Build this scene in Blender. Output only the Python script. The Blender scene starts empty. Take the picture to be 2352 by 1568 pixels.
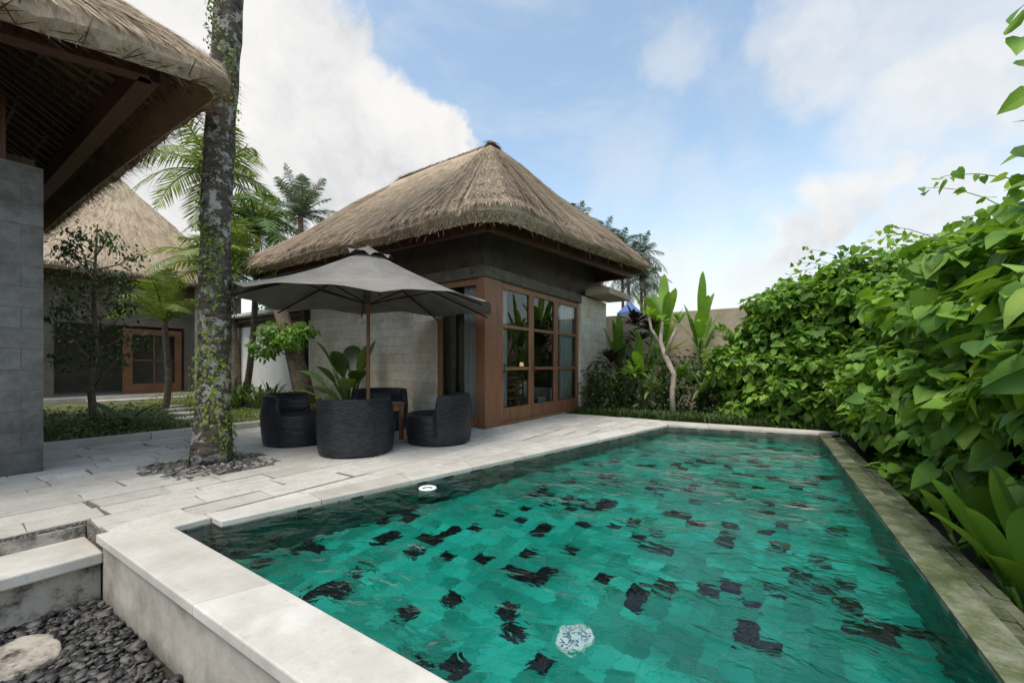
import bpy, bmesh, math, random
import numpy as np
from mathutils import Vector
random.seed(7); rng=np.random.default_rng(7)
D=bpy.data; C=bpy.context; rad=math.radians
COL=C.scene.collection
# ---------------------------------------------------------------- materials
def newmat(name):
    m=D.materials.new(name); m.use_nodes=True; nt=m.node_tree; nt.nodes.clear()
    return m,nt
def N(nt,t,**k):
    n=nt.nodes.new(t)
    for a,b in k.items(): setattr(n,a,b)
    return n
def L(nt,a,b): nt.links.new(a,b)
def math_(nt,op,a,b=None,c=None,clamp=False):
    n=nt.nodes.new('ShaderNodeMath'); n.operation=op; n.use_clamp=clamp
    for i,v in enumerate((a,b,c)):
        if v is None: continue
        if isinstance(v,(int,float)): n.inputs[i].default_value=v
        else: L(nt,v,n.inputs[i])
    return n.outputs[0]
def mixc(nt,f,a,b,mode='MIX'):
    n=nt.nodes.new('ShaderNodeMix'); n.data_type='RGBA'; n.blend_type=mode
    for s,v in ((n.inputs[0],f),(n.inputs[6],a),(n.inputs[7],b)):
        if isinstance(v,(int,float)): s.default_value=v
        elif isinstance(v,tuple): s.default_value=(*v[:3],1)
        else: L(nt,v,s)
    return n.outputs[2]
def noise(nt,vec,scale,detail=5,rough=.55,col=False,dist=0):
    n=N(nt,'ShaderNodeTexNoise'); n.inputs['Scale'].default_value=scale
    n.inputs['Detail'].default_value=detail; n.inputs['Roughness'].default_value=rough
    n.inputs['Distortion'].default_value=dist
    if vec is not None: L(nt,vec,n.inputs['Vector'])
    return n.outputs['Color' if col else 'Fac']
def ramp(nt,f,stops):
    n=nt.nodes.new('ShaderNodeValToRGB'); e=n.color_ramp.elements
    while len(e)<len(stops): e.new(.5)
    for i,(p,c) in enumerate(stops):
        e[i].position=p; e[i].color=(*c,1) if isinstance(c,tuple) else (c,c,c,1)
    L(nt,f,n.inputs[0]); return n.outputs[0]
def mapr(nt,f,a,b,c=0.,d=1.,smooth=True):
    n=nt.nodes.new('ShaderNodeMapRange'); n.interpolation_type='SMOOTHSTEP' if smooth else 'LINEAR'
    for i,v in enumerate((f,a,b,c,d)):
        if isinstance(v,(int,float)): n.inputs[i].default_value=v
        else: L(nt,v,n.inputs[i])
    return n.outputs[0]
def bump(nt,h,strength=.4,dist=.02):
    n=nt.nodes.new('ShaderNodeBump'); n.inputs['Strength'].default_value=strength; n.inputs['Distance'].default_value=dist
    L(nt,h,n.inputs['Height']); return n.outputs[0]
def scaled(nt,vec,s):
    n=nt.nodes.new('ShaderNodeVectorMath'); n.operation='MULTIPLY'; L(nt,vec,n.inputs[0]); n.inputs[1].default_value=s
    return n.outputs[0]
def finish(nt,col,rough=.8,nrm=None,spec=.3,trans=0,extra=None,metal=0):
    p=nt.nodes.new('ShaderNodeBsdfPrincipled')
    if isinstance(col,tuple): p.inputs['Base Color'].default_value=(*col,1)
    else: L(nt,col,p.inputs['Base Color'])
    if isinstance(rough,(int,float)): p.inputs['Roughness'].default_value=rough
    else: L(nt,rough,p.inputs['Roughness'])
    p.inputs['Specular IOR Level'].default_value=spec; p.inputs['Metallic'].default_value=metal
    if nrm: L(nt,nrm,p.inputs['Normal'])
    o=nt.nodes.new('ShaderNodeOutputMaterial'); out=p.outputs[0]
    if trans:
        t=nt.nodes.new('ShaderNodeBsdfTranslucent')
        c2=mixc(nt,1.,col,(1.6,1.5,.6),'MULTIPLY'); L(nt,c2,t.inputs[0])
        mx=nt.nodes.new('ShaderNodeMixShader'); mx.inputs[0].default_value=trans
        L(nt,out,mx.inputs[1]); L(nt,t.outputs[0],mx.inputs[2]); out=mx.outputs[0]
    L(nt,out,o.inputs[0])
def ocoord(nt): return nt.nodes.new('ShaderNodeTexCoord').outputs['Object']
def island(nt): return nt.nodes.new('ShaderNodeNewGeometry').outputs['Random Per Island']
def simple(name,c1,c2,scale=6,rough=.8,bs=.3,bd=.01,spec=.3,detail=7):
    m,nt=newmat(name); o=ocoord(nt); f=noise(nt,o,scale,detail,.62)
    col=ramp(nt,f,[(.3,c1),(.7,c2)]); f2=noise(nt,o,scale*7,4)
    finish(nt,col,rough,bump(nt,f2,bs,bd),spec); return m
def leafmat(name,stops,rough=.4,trans=.28,spec=.4):
    m,nt=newmat(name); r=island(nt); o=ocoord(nt)
    f=math_(nt,'ADD',math_(nt,'MULTIPLY',r,.62),math_(nt,'MULTIPLY',mapr(nt,noise(nt,o,1.6,3),.3,.7,0.,1.),.42))
    f=math_(nt,'SUBTRACT',f,.02,clamp=True)
    col=ramp(nt,f,stops); f3=noise(nt,o,45,2)
    finish(nt,col,rough,bump(nt,f3,.25,.01),spec,trans); return m
def stonewall(name,c1,c2,bw=.55,bh=.2,dark=.5,mortar=.004,stain=.5):
    m,nt=newmat(name); o=ocoord(nt)
    s=nt.nodes.new('ShaderNodeSeparateXYZ'); L(nt,o,s.inputs[0])
    cb=nt.nodes.new('ShaderNodeCombineXYZ'); L(nt,math_(nt,'ADD',s.outputs[0],s.outputs[1]),cb.inputs[0]); L(nt,s.outputs[2],cb.inputs[1])
    b=N(nt,'ShaderNodeTexBrick'); L(nt,cb.outputs[0],b.inputs['Vector'])
    b.inputs['Scale'].default_value=1; b.inputs['Brick Width'].default_value=bw; b.inputs['Row Height'].default_value=bh
    b.inputs['Mortar Size'].default_value=mortar; b.inputs['Mortar Smooth'].default_value=.3
    b.inputs['Color1'].default_value=(.25,.25,.25,1); b.inputs['Color2'].default_value=(.75,.75,.75,1); b.inputs['Mortar'].default_value=(.3,.3,.3,1)
    n1=noise(nt,o,1.1,8,.65); n2=noise(nt,o,7,8,.75)
    f=math_(nt,'ADD',math_(nt,'MULTIPLY',b.outputs['Color'],.3),math_(nt,'MULTIPLY',n2,.72))
    col=ramp(nt,f,[(.25,c1),(.75,c2)])
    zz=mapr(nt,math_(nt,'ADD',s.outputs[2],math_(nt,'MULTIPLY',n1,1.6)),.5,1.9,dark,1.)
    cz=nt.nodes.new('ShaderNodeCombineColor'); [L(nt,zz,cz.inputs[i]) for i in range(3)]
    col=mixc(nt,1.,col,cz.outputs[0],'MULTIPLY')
    st=mapr(nt,n1,.38,.5,.0,1.); col=mixc(nt,math_(nt,'MULTIPLY',math_(nt,'SUBTRACT',1.,st),stain),col,(c1[0]*.4,c1[1]*.4,c1[2]*.36))
    col=mixc(nt,math_(nt,'MULTIPLY',b.outputs['Fac'],.35),col,(.1,.095,.08))
    h=math_(nt,'SUBTRACT',n2,b.outputs['Fac'])
    finish(nt,col,.9,bump(nt,h,.6,.014),.2); return m

M={}
def build_mats():
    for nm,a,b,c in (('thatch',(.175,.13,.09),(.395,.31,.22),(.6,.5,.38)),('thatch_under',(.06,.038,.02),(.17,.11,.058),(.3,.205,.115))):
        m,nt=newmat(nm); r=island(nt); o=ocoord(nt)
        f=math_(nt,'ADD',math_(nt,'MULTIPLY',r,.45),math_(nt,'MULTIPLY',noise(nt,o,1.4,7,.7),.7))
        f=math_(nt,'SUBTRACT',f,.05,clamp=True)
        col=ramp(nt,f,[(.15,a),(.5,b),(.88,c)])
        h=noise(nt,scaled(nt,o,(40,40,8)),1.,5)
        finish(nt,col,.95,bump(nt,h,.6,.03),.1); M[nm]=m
    for nm,a,b in (('wood',(.15,.065,.03),(.36,.185,.092)),('wood_red',(.14,.06,.03),(.32,.15,.08)),('wood_dark',(.012,.009,.007),(.045,.032,.024)),('wood_beam',(.05,.022,.014),(.14,.065,.04)),('rafter',(.04,.025,.015),(.15,.098,.056))):
        m,nt=newmat(nm); o=ocoord(nt)
        f=noise(nt,scaled(nt,o,(22,22,1.6)),1.,6,.6,dist=.4)
        f2=noise(nt,o,1.2,3)
        col=ramp(nt,math_(nt,'ADD',math_(nt,'MULTIPLY',f,.7),math_(nt,'MULTIPLY',f2,.3)),[(.3,a),(.7,b)])
        finish(nt,col,.5,bump(nt,f,.25,.006),.35); M[nm]=m
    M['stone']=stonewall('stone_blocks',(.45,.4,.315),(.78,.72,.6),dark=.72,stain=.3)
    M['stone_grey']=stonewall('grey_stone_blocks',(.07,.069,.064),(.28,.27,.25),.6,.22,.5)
    M['concrete']=simple('plaster_concrete',(.28,.235,.175),(.5,.42,.325),1.6,.9,.3,.01)
    M['whitewall']=simple('white_plaster',(.56,.55,.52),(.76,.75,.71),1.2,.9)
    M['darkwall']=simple('dark_plaster',(.065,.052,.041),(.13,.108,.087),2,.85)
    M['housewall']=simple('veranda_plaster',(.15,.125,.095),(.27,.23,.185),2,.85)
    M['lintel']=simple('weathered_lintel',(.08,.07,.057),(.16,.14,.115),5,.85)
    M['room']=simple('room_plaster',(.26,.22,.17),(.38,.33,.26),2,.9)
    M['roomfloor']=simple('room_floor',(.16,.11,.07),(.26,.18,.12),3,.4)
    M['metal']=simple('dark_metal',(.02,.02,.02),(.04,.04,.04),9,.4)
    M['plastic']=simple('white_plastic',(.76,.76,.74),(.86,.86,.84),3,.35)
    M['lightblue']=simple('pale_blue_fabric',(.66,.69,.69),(.8,.82,.82),3,.9)
    M['bluecloth']=simple('blue_cloth',(.07,.11,.26),(.1,.15,.33),3,.8)
    M['soil']=simple('soil',(.012,.015,.007),(.035,.04,.018),5,.95,.6,.03)
    M['lawn']=simple('mossy_lawn',(.06,.08,.024),(.16,.145,.075),2.2,.95,.6,.02)
    M['ground']=simple('dark_earth',(.02,.018,.015),(.05,.045,.038),3,.95,.6,.02)
    M['cushion']=simple('black_cushion',(.012,.012,.013),(.02,.02,.022),8,.8)
    m,nt=newmat('coping_stone'); o=ocoord(nt); r=island(nt)
    f=noise(nt,o,2.2,8,.65); f2=noise(nt,o,24,5,.7); f5=noise(nt,o,.8,9,.75)
    col=ramp(nt,math_(nt,'ADD',math_(nt,'MULTIPLY',f,.7),math_(nt,'MULTIPLY',r,.25)),[(.28,(.38,.352,.305)),(.62,(.6,.58,.53))])
    col=mixc(nt,mapr(nt,f2,.28,.42,.5,0.),col,(.26,.235,.195))
    col=mixc(nt,mapr(nt,f5,.5,.62,0.,.35),col,(.32,.295,.245))
    finish(nt,col,.75,bump(nt,f2,.3,.006),.3); M['coping']=m
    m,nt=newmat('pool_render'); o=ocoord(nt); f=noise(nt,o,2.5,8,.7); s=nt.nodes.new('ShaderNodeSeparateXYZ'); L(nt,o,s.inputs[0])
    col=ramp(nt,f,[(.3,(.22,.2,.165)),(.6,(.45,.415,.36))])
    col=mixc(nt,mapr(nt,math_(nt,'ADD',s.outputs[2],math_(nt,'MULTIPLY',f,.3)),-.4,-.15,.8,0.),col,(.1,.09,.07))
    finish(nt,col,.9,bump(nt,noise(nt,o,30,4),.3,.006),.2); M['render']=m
    m,nt=newmat('paving_stone'); o=ocoord(nt); r=island(nt)
    f=noise(nt,o,1.1,8,.75); f2=noise(nt,o,38,5,.75); f4=noise(nt,o,6,8,.78)
    col=ramp(nt,math_(nt,'ADD',math_(nt,'MULTIPLY',f,.65),math_(nt,'MULTIPLY',r,.3)),[(.22,(.42,.395,.35)),(.7,(.65,.625,.57))])
    col=mixc(nt,mapr(nt,f2,.3,.48,.6,0.),col,(.28,.26,.22))
    col=mixc(nt,mapr(nt,f4,.36,.52,.45,0.),col,(.33,.305,.26))
    finish(nt,col,.88,bump(nt,math_(nt,'ADD',f2,f4),.8,.014),.2); M['paver']=m
    m,nt=newmat('pebble_grout'); o=ocoord(nt)
    v=N(nt,'ShaderNodeTexVoronoi'); v.inputs['Scale'].default_value=55; L(nt,o,v.inputs['Vector'])
    col=ramp(nt,v.outputs['Distance'],[(.1,(.38,.35,.305)),(.6,(.12,.108,.09))])
    col=mixc(nt,mapr(nt,noise(nt,o,1.5,4),.45,.65,0.,.5),col,(.09,.085,.065))
    finish(nt,col,.9,bump(nt,math_(nt,'SUBTRACT',1.,v.outputs['Distance']),.8,.015),.2); M['grout']=m
    m,nt=newmat('riser_stone'); o=ocoord(nt); f=noise(nt,o,5,8,.75)
    col=ramp(nt,f,[(.36,(.05,.045,.038)),(.52,(.38,.345,.29)),(.8,(.5,.47,.41))])
    finish(nt,col,.9,bump(nt,f,.6,.03),.2); M['riser']=m
    for nm,k in (('moss',1.),('moss_dark',.62)):
        m,nt=newmat('mossy_tile' if k==1 else 'mossy_cobble'); o=ocoord(nt); r=island(nt)
        b=noise(nt,o,4,8,.75)
        col=ramp(nt,math_(nt,'ADD',math_(nt,'MULTIPLY',b,.88),math_(nt,'MULTIPLY',r,.12)),[(.3,(.035*k,.05*k,.02*k)),(.5,(.1*k,.115*k,.055*k)),(.72,(.27*k,.265*k,.21*k))])
        finish(nt,col,mapr(nt,b,.3,.7,.3,.8),bump(nt,noise(nt,o,40,5),.5,.01),.4); M[nm]=m
    # pool tiles
    m,nt=newmat('pool_tiles'); o=ocoord(nt)
    sc=scaled(nt,o,(7.8,7.8,7.8))
    of=nt.nodes.new('ShaderNodeVectorMath'); L(nt,sc,of.inputs[0]); of.inputs[1].default_value=(.37,.21,.5)
    fl=nt.nodes.new('ShaderNodeVectorMath'); fl.operation='FLOOR'; L(nt,of.outputs[0],fl.inputs[0])
    wn=N(nt,'ShaderNodeTexWhiteNoise'); L(nt,fl.outputs[0],wn.inputs[0])
    rnd=wn.outputs['Value']; sep=nt.nodes.new('ShaderNodeSeparateColor'); L(nt,wn.outputs['Color'],sep.inputs[0])
    base=ramp(nt,sep.outputs[1],[(0.,(.003,.22,.165)),(.5,(.006,.33,.255)),(1.,(.02,.45,.36))])
    big=noise(nt,o,.75,4,.55,dist=.4); base=mixc(nt,mapr(nt,big,.42,.62,0.,.6),base,(.002,.13,.1))
    base=mixc(nt,mapr(nt,noise(nt,o,.9,3,.5,dist=.3),.52,.72,0.,.5),base,(.008,.46,.41))
    col=mixc(nt,math_(nt,'GREATER_THAN',rnd,.845),base,(.001,.003,.004))
    fr=nt.nodes.new('ShaderNodeVectorMath'); fr.operation='FRACTION'; L(nt,of.outputs[0],fr.inputs[0])
    sx=nt.nodes.new('ShaderNodeSeparateXYZ'); L(nt,fr.outputs[0],sx.inputs[0])
    g=math_(nt,'MAXIMUM',math_(nt,'GREATER_THAN',math_(nt,'ABSOLUTE',math_(nt,'SUBTRACT',sx.outputs[0],.5)),.47),math_(nt,'GREATER_THAN',math_(nt,'ABSOLUTE',math_(nt,'SUBTRACT',sx.outputs[1],.5)),.47))
    col=mixc(nt,math_(nt,'MULTIPLY',g,.3),col,(.004,.11,.085))
    finish(nt,col,.6,None,.2); M['tiles']=m
    m,nt=newmat('wall_tiles'); o=ocoord(nt)
    sc=scaled(nt,o,(9,9,11)); fl=nt.nodes.new('ShaderNodeVectorMath'); fl.operation='FLOOR'; L(nt,sc,fl.inputs[0])
    wn=N(nt,'ShaderNodeTexWhiteNoise'); L(nt,fl.outputs[0],wn.inputs[0])
    col=ramp(nt,wn.outputs['Value'],[(.1,(.04,.05,.04)),(.5,(.1,.125,.1)),(.9,(.25,.25,.2))])
    col2=ramp(nt,wn.outputs['Value'],[(.1,(.002,.015,.015)),(.2,(.003,.09,.07)),(.9,(.006,.15,.12))])
    s3=nt.nodes.new('ShaderNodeSeparateXYZ'); L(nt,o,s3.inputs[0])
    col=mixc(nt,mapr(nt,s3.outputs[2],-.12,-.08,1.,0.),col,col2)
    finish(nt,col,.4,None,.4); M['walltiles']=m
    # water : refracting, rippled
    m,nt=newmat('pool_water'); o=ocoord(nt)
    n1=noise(nt,scaled(nt,o,(1.,1.4,1)),2.6,2,.5,dist=.6); n2=noise(nt,scaled(nt,o,(1,1.4,1)),8,3,.5,dist=.6); n3=noise(nt,scaled(nt,o,(1,1.3,1)),24,2,.5,dist=.4)
    amp=mapr(nt,noise(nt,o,.6,3),.36,.62,.35,1.)
    lo_=math_(nt,'ADD',n1,math_(nt,'MULTIPLY',n2,.26))
    hh=math_(nt,'ADD',math_(nt,'ADD',n1,math_(nt,'MULTIPLY',n2,.42)),math_(nt,'MULTIPLY',n3,.1))
    bn=bump(nt,math_(nt,'MULTIPLY',hh,amp),1.,.065); bl=bump(nt,math_(nt,'MULTIPLY',lo_,amp),1.,.032)
    g=N(nt,'ShaderNodeBsdfGlossy'); g.inputs['Roughness'].default_value=.02; L(nt,bn,g.inputs['Normal'])
    t=N(nt,'ShaderNodeBsdfRefraction'); t.inputs[0].default_value=(.82,.98,.96,1); t.inputs['IOR'].default_value=1.33; t.inputs['Roughness'].default_value=.0; L(nt,bl,t.inputs['Normal'])
    fr=N(nt,'ShaderNodeFresnel'); fr.inputs['IOR'].default_value=1.42; L(nt,bn,fr.inputs['Normal'])
    mx=N(nt,'ShaderNodeMixShader'); L(nt,fr.outputs[0],mx.inputs[0]); L(nt,t.outputs[0],mx.inputs[1]); L(nt,g.outputs[0],mx.inputs[2])
    ou=N(nt,'ShaderNodeOutputMaterial'); L(nt,mx.outputs[0],ou.inputs[0]); M['water']=m
    m,nt=newmat('window_glass')
    g=N(nt,'ShaderNodeBsdfGlossy'); g.inputs['Roughness'].default_value=.0
    t=N(nt,'ShaderNodeBsdfTransparent'); t.inputs[0].default_value=(.93,.96,.94,1)
    fr=N(nt,'ShaderNodeFresnel'); fr.inputs['IOR'].default_value=1.75
    mx=N(nt,'ShaderNodeMixShader'); L(nt,fr.outputs[0],mx.inputs[0]); L(nt,t.outputs[0],mx.inputs[1]); L(nt,g.outputs[0],mx.inputs[2])
    ou=N(nt,'ShaderNodeOutputMaterial'); L(nt,mx.outputs[0],ou.inputs[0]); M['glass']=m
    m,nt=newmat('lamp_shade'); p=N(nt,'ShaderNodeEmission'); p.inputs[0].default_value=(1,.65,.35,1); p.inputs[1].default_value=.7; ou=N(nt,'ShaderNodeOutputMaterial'); L(nt,p.outputs[0],ou.inputs[0]); M['glow']=m
    m,nt=newmat('mottled_bark'); o=ocoord(nt)
    f=noise(nt,o,8,8,.75); f2=noise(nt,scaled(nt,o,(6,6,22)),1.,5,.6)
    col=ramp(nt,f2,[(.3,(.035,.028,.022)),(.65,(.15,.125,.1))])
    col=mixc(nt,mapr(nt,f,.51,.57,0.,.9),col,(.45,.43,.39))
    col=mixc(nt,mapr(nt,noise(nt,o,3,4),.54,.68,0.,.5),col,(.06,.065,.03))
    finish(nt,col,.95,bump(nt,math_(nt,'ADD',f2,f),1.,.03),.1); M['bark']=m
    M['bark_pale']=simple('pale_bark',(.24,.2,.15),(.5,.45,.37),8,.9,.6,.02)
    M['bark_brown']=simple('brown_bark',(.1,.078,.056),(.3,.24,.175),9,.95,.8,.03)
    m,nt=newmat('black_wicker'); uv=nt.nodes.new('ShaderNodeUVMap').outputs[0]
    b=N(nt,'ShaderNodeTexBrick'); L(nt,uv,b.inputs['Vector']); b.inputs['Scale'].default_value=1
    b.inputs['Brick Width'].default_value=.06; b.inputs['Row Height'].default_value=.021; b.inputs['Mortar Size'].default_value=.005; b.inputs['Mortar Smooth'].default_value=1.
    b.inputs['Color1'].default_value=(.02,.022,.026,1); b.inputs['Color2'].default_value=(.06,.063,.07,1); b.inputs['Mortar'].default_value=(.003,.003,.004,1)
    finish(nt,b.outputs['Color'],.35,bump(nt,math_(nt,'SUBTRACT',1.,b.outputs['Fac']),1.,.02),.5); M['wicker']=m
    m,nt=newmat('taupe_canvas'); o=ocoord(nt); f=noise(nt,o,3,6,.6); f2=noise(nt,o,1.3,6,.7)
    col=ramp(nt,f,[(.3,(.18,.168,.15)),(.7,(.26,.246,.222))])
    col=mixc(nt,mapr(nt,f2,.5,.65,0.,.4),col,(.13,.12,.105))
    finish(nt,col,.95,bump(nt,noise(nt,o,4,4),.6,.05),.1,0); M['canvas']=m
    M['leaf_vine']=leafmat('vine_leaf',[(.0,(.04,.09,.016)),(.35,(.1,.215,.03)),(.7,(.21,.37,.055)),(1.,(.38,.52,.11))],.5,.33,.3)
    M['leaf_dark']=leafmat('dark_leaf',[(.0,(.015,.033,.01)),(.6,(.05,.1,.026)),(1.,(.13,.2,.05))],.4,.2)
    M['leaf_core']=simple('foliage_shade',(.006,.014,.004),(.02,.042,.01),5,1.,.5,.05,.0)  # for added solid cores: stops see-through, dark colour stands in for inner shade
    M['leaf_banana']=leafmat('banana_leaf',[(.0,(.07,.16,.02)),(.6,(.15,.3,.04)),(1.,(.3,.44,.09))],.35,.4)
    M['leaf_purple']=leafmat('purple_leaf',[(.0,(.015,.007,.012)),(.6,(.035,.018,.022)),(1.,(.06,.06,.03))],.4,.1)
    M['leaf_palm']=leafmat('palm_leaf',[(.0,(.035,.075,.022)),(.6,(.1,.18,.05)),(1.,(.21,.29,.09))],.5,.25)
    M['leaf_areca']=leafmat('areca_leaf',[(.0,(.08,.13,.03)),(.6,(.19,.27,.07)),(1.,(.4,.42,.15))],.5,.3)
    M['leaf_farpalm']=leafmat('far_palm_leaf',[(.0,(.06,.09,.065)),(.6,(.11,.155,.105)),(1.,(.19,.24,.15))],.6,.2)
    M['leaf_ivy']=leafmat('ivy_leaf',[(.0,(.07,.12,.015)),(.6,(.18,.26,.03)),(1.,(.36,.4,.06))],.5,.2)
    M['grass']=leafmat('grass_blade',[(.0,(.05,.085,.02)),(.6,(.11,.15,.035)),(1.,(.2,.22,.07))],.6,.2)
    for nm,a,b in (('pebble_dark',(.014,.014,.0145),(.12,.115,.108)),('pebble_grey',(.09,.083,.075),(.34,.315,.28))):
        m,nt=newmat(nm); col=ramp(nt,island(nt),[(.1,a),(.95,b)]); finish(nt,col,.6,None,.35); M[nm]=m
build_mats()
# ---------------------------------------------------------------- mesh helpers
def mk(name,V,F,mat,parent=None,smooth=False,uv=None,world=True,bevel=0,struct=None):
    me=D.meshes.new(name)
    V=np.asarray(V,float)
    me.from_pydata(V.tolist(),[],[list(map(int,f)) for f in F] if not isinstance(F,np.ndarray) else F.tolist())
    mats=mat if isinstance(mat,(list,tuple)) else [mat]
    for x in mats: me.materials.append(x)
    if smooth: me.polygons.foreach_set('use_smooth',[True]*len(me.polygons))
    if uv is not None:
        l=me.uv_layers.new(name='UVMap'); uv=np.asarray(uv,float)
        idx=np.empty(len(me.loops),int); me.loops.foreach_get('vertex_index',idx); l.data.foreach_set('uv',uv[idx].ravel())
    me.validate(); me.update()
    ob=D.objects.new(name,me); COL.objects.link(ob)
    if parent is not None:
        ob.parent=parent
        if world:
            p=parent; off=Vector((0,0,0))
            while p is not None: off+=Vector(p.location); p=p.parent
            ob.location=-off
    if bevel:
        b=ob.modifiers.new('bevel','BEVEL'); b.width=bevel; b.segments=2; b.limit_method='ANGLE'
    if struct: ob['kind']=struct
    return ob
def thing(name,label,cat,base=(0,0,0),group=None):
    e=D.objects.new(name,None); e.location=base; e.empty_display_size=.2; COL.objects.link(e)
    e['label']=label; e['category']=cat
    if group: e['group']=group
    return e
def tag(o,label,cat,group=None,kind=None):
    o['label']=label; o['category']=cat
    if group:o['group']=group
    if kind:o['kind']=kind
    return o
class G:
    def __init__(s): s.V=[]; s.F=[]; s.n=0
    def add(s,V,F):
        V=np.asarray(V,float).reshape(-1,3); s.V.append(V)
        for f in F: s.F.append([int(i)+s.n for i in f])
        s.n+=len(V); return s
    def box(s,a,b):
        x0,y0,z0=a; x1,y1,z1=b
        return s.add([(x0,y0,z0),(x1,y0,z0),(x1,y1,z0),(x0,y1,z0),(x0,y0,z1),(x1,y0,z1),(x1,y1,z1),(x0,y1,z1)],
          [(0,3,2,1),(4,5,6,7),(0,1,5,4),(1,2,6,5),(2,3,7,6),(3,0,4,7)])
    def prism(s,poly,z0,z1):
        n=len(poly); V=[(x,y,z0) for x,y in poly]+[(x,y,z1) for x,y in poly]
        F=[list(range(n))[::-1],list(range(n,2*n))]+[(i,(i+1)%n,n+(i+1)%n,n+i) for i in range(n)]
        return s.add(V,F)
    def beam(s,p,q,w,h):
        p=Vector(p);q=Vector(q);d=(q-p).normalized(); u=Vector((0,0,1)); sd=d.cross(u)
        if sd.length<1e-4: sd=Vector((1,0,0))
        sd.normalize(); up=sd.cross(d)
        V=[]
        for c in (p,q):
            for a,b in ((-1,-1),(1,-1),(1,1),(-1,1)): V.append(c+sd*a*w/2+up*b*h/2)
        return s.add([tuple(v) for v in V],[(0,1,2,3)[::-1],(4,5,6,7),(0,1,5,4),(1,2,6,5),(2,3,7,6),(3,0,4,7)])
    def tube(s,pts,rs,n=10,cap=True,jit=0):
        pts=[Vector(p) for p in pts]; V=[];F=[]
        for i,p in enumerate(pts):
            d=(pts[min(i+1,len(pts)-1)]-pts[max(i-1,0)]).normalized()
            a=d.cross(Vector((0,1,0))) if abs(d.y)<.9 else d.cross(Vector((1,0,0)))
            a.normalize(); b=d.cross(a)
            for k in range(n):
                t=2*math.pi*k/n; r=rs[i]*(1+jit*(random.random()-.5))
                V.append(tuple(p+a*math.cos(t)*r+b*math.sin(t)*r))
        for i in range(len(pts)-1):
            for k in range(n): F.append((i*n+k,i*n+(k+1)%n,(i+1)*n+(k+1)%n,(i+1)*n+k))
        if cap: F.append(list(range(n))[::-1]); F.append([(len(pts)-1)*n+k for k in range(n)])
        return s.add(V,F)
    def get(s): return np.concatenate(s.V),s.F
def mkg(name,g,mat,parent=None,**k):
    V,F=g.get(); return mk(name,V,F,mat,parent,**k)
def nrm(a): return a/np.maximum(np.linalg.norm(a,axis=-1,keepdims=True),1e-9)
def inst(TV,TF,pos,X,Y,Z,sc):
    TV=np.asarray(TV,float); n=len(pos); k=len(TV); sc=np.broadcast_to(np.asarray(sc,float),(n,))[:,None,None]
    V=pos[:,None,:]+sc*(TV[None,:,0:1]*X[:,None,:]+TV[None,:,1:2]*Y[:,None,:]+TV[None,:,2:3]*Z[:,None,:])
    V=V.reshape(-1,3); F=[]
    for i in range(n):
        o=i*k
        for f in TF: F.append([j+o for j in f])
    return V,F
def strips(P,T,Nn,Ln,W,lift=.0,droop=0.):
    n=len(P); S=nrm(np.cross(T,Nn)); Ln=np.broadcast_to(Ln,(n,))[:,None]; W=np.broadcast_to(W,(n,))[:,None]; lf=np.broadcast_to(lift,(n,))[:,None]
    dz=np.array([0,0,-1.])*droop
    m=P+T*Ln*.5+Nn*lf*.6+dz*Ln*.25; e=P+T*Ln+Nn*lf+dz*Ln
    V=np.stack([P-S*W*.4,P+S*W*.4,m+S*W*.5,m-S*W*.5,e],1).reshape(-1,3)
    F=[]
    for i in range(n):
        o=5*i; F.append([o,o+1,o+2,o+3]); F.append([o+3,o+2,o+4])
    return V,F
HEART_V=[(0,0,0),(0,.33,.0),(0,.68,-.03),(0,1.05,-.14),(.24,-.13,.04),(.46,.06,.09),(.43,.4,.07),(.22,.74,-.01),(-.24,-.13,.04),(-.46,.06,.09),(-.43,.4,.07),(-.22,.74,-.01)]
HEART_F=[(0,4,5,1),(1,5,6,2),(2,6,7,3),(0,1,9,8),(1,2,10,9),(2,3,11,10)]
LEAF_V=[(0,0,0),(.2,.3,.04),(.22,.6,.02),(0,1,-.1),(-.22,.6,.02),(-.2,.3,.04),(0,.45,0)]
LEAF_F=[(0,1,6,5),(6,1,2),(6,2,3),(6,3,4),(6,4,5)]
def orient(n,out,upw=.5,rnd=.5,down=1.):
    Z=nrm(out*.7+np.array([0,0,upw])+rng.normal(0,rnd,(n,3)))
    t=np.array([0,0,-down])+rng.normal(0,.55,(n,3))+out*.25; t=t-Z*(t*Z).sum(1,keepdims=True); Y=nrm(t); X=np.cross(Y,Z)
    return X,Y,Z
def ell_points(c,r,n,inner=.25):
    d=nrm(rng.normal(0,1,(n,3))); ph=np.arctan2(d[:,1],d[:,0])
    k=1+.10*np.sin(5*ph+c[0]*3+3*d[:,2])+.08*np.sin(9*d[:,2]+c[1]*2+4*ph)
    rr=(1-inner*rng.random(n)**2)*k
    p=np.array(c)+d*np.array(r)*rr[:,None]; nn=nrm(d/np.array(r)); return p,nn
def foliage(lumps,dens,size,TV,TF,upw=.5,rnd=.45,zmin=-.45,inner=.3,sj=.35):
    Vs=[];Fs=[];o=0
    for c,r in lumps:
        a=4*math.pi*((r[0]*r[1])**1.6/3+(r[0]*r[2])**1.6/3+(r[1]*r[2])**1.6/3)**(1/1.6)
        n=int(a*dens); p,nn=ell_points(c,r,n,inner); k=p[:,2]>zmin; p=p[k];nn=nn[k];n=len(p)
        X,Y,Z=orient(n,nn,upw,rnd); s=size*(1+sj*(rng.random(n)*2-1))
        V,F=inst(TV,TF,p,X,Y,Z,s); Vs.append(V); Fs+= [[j+o for j in f] for f in F]; o+=len(V)
    return np.concatenate(Vs),Fs
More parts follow.
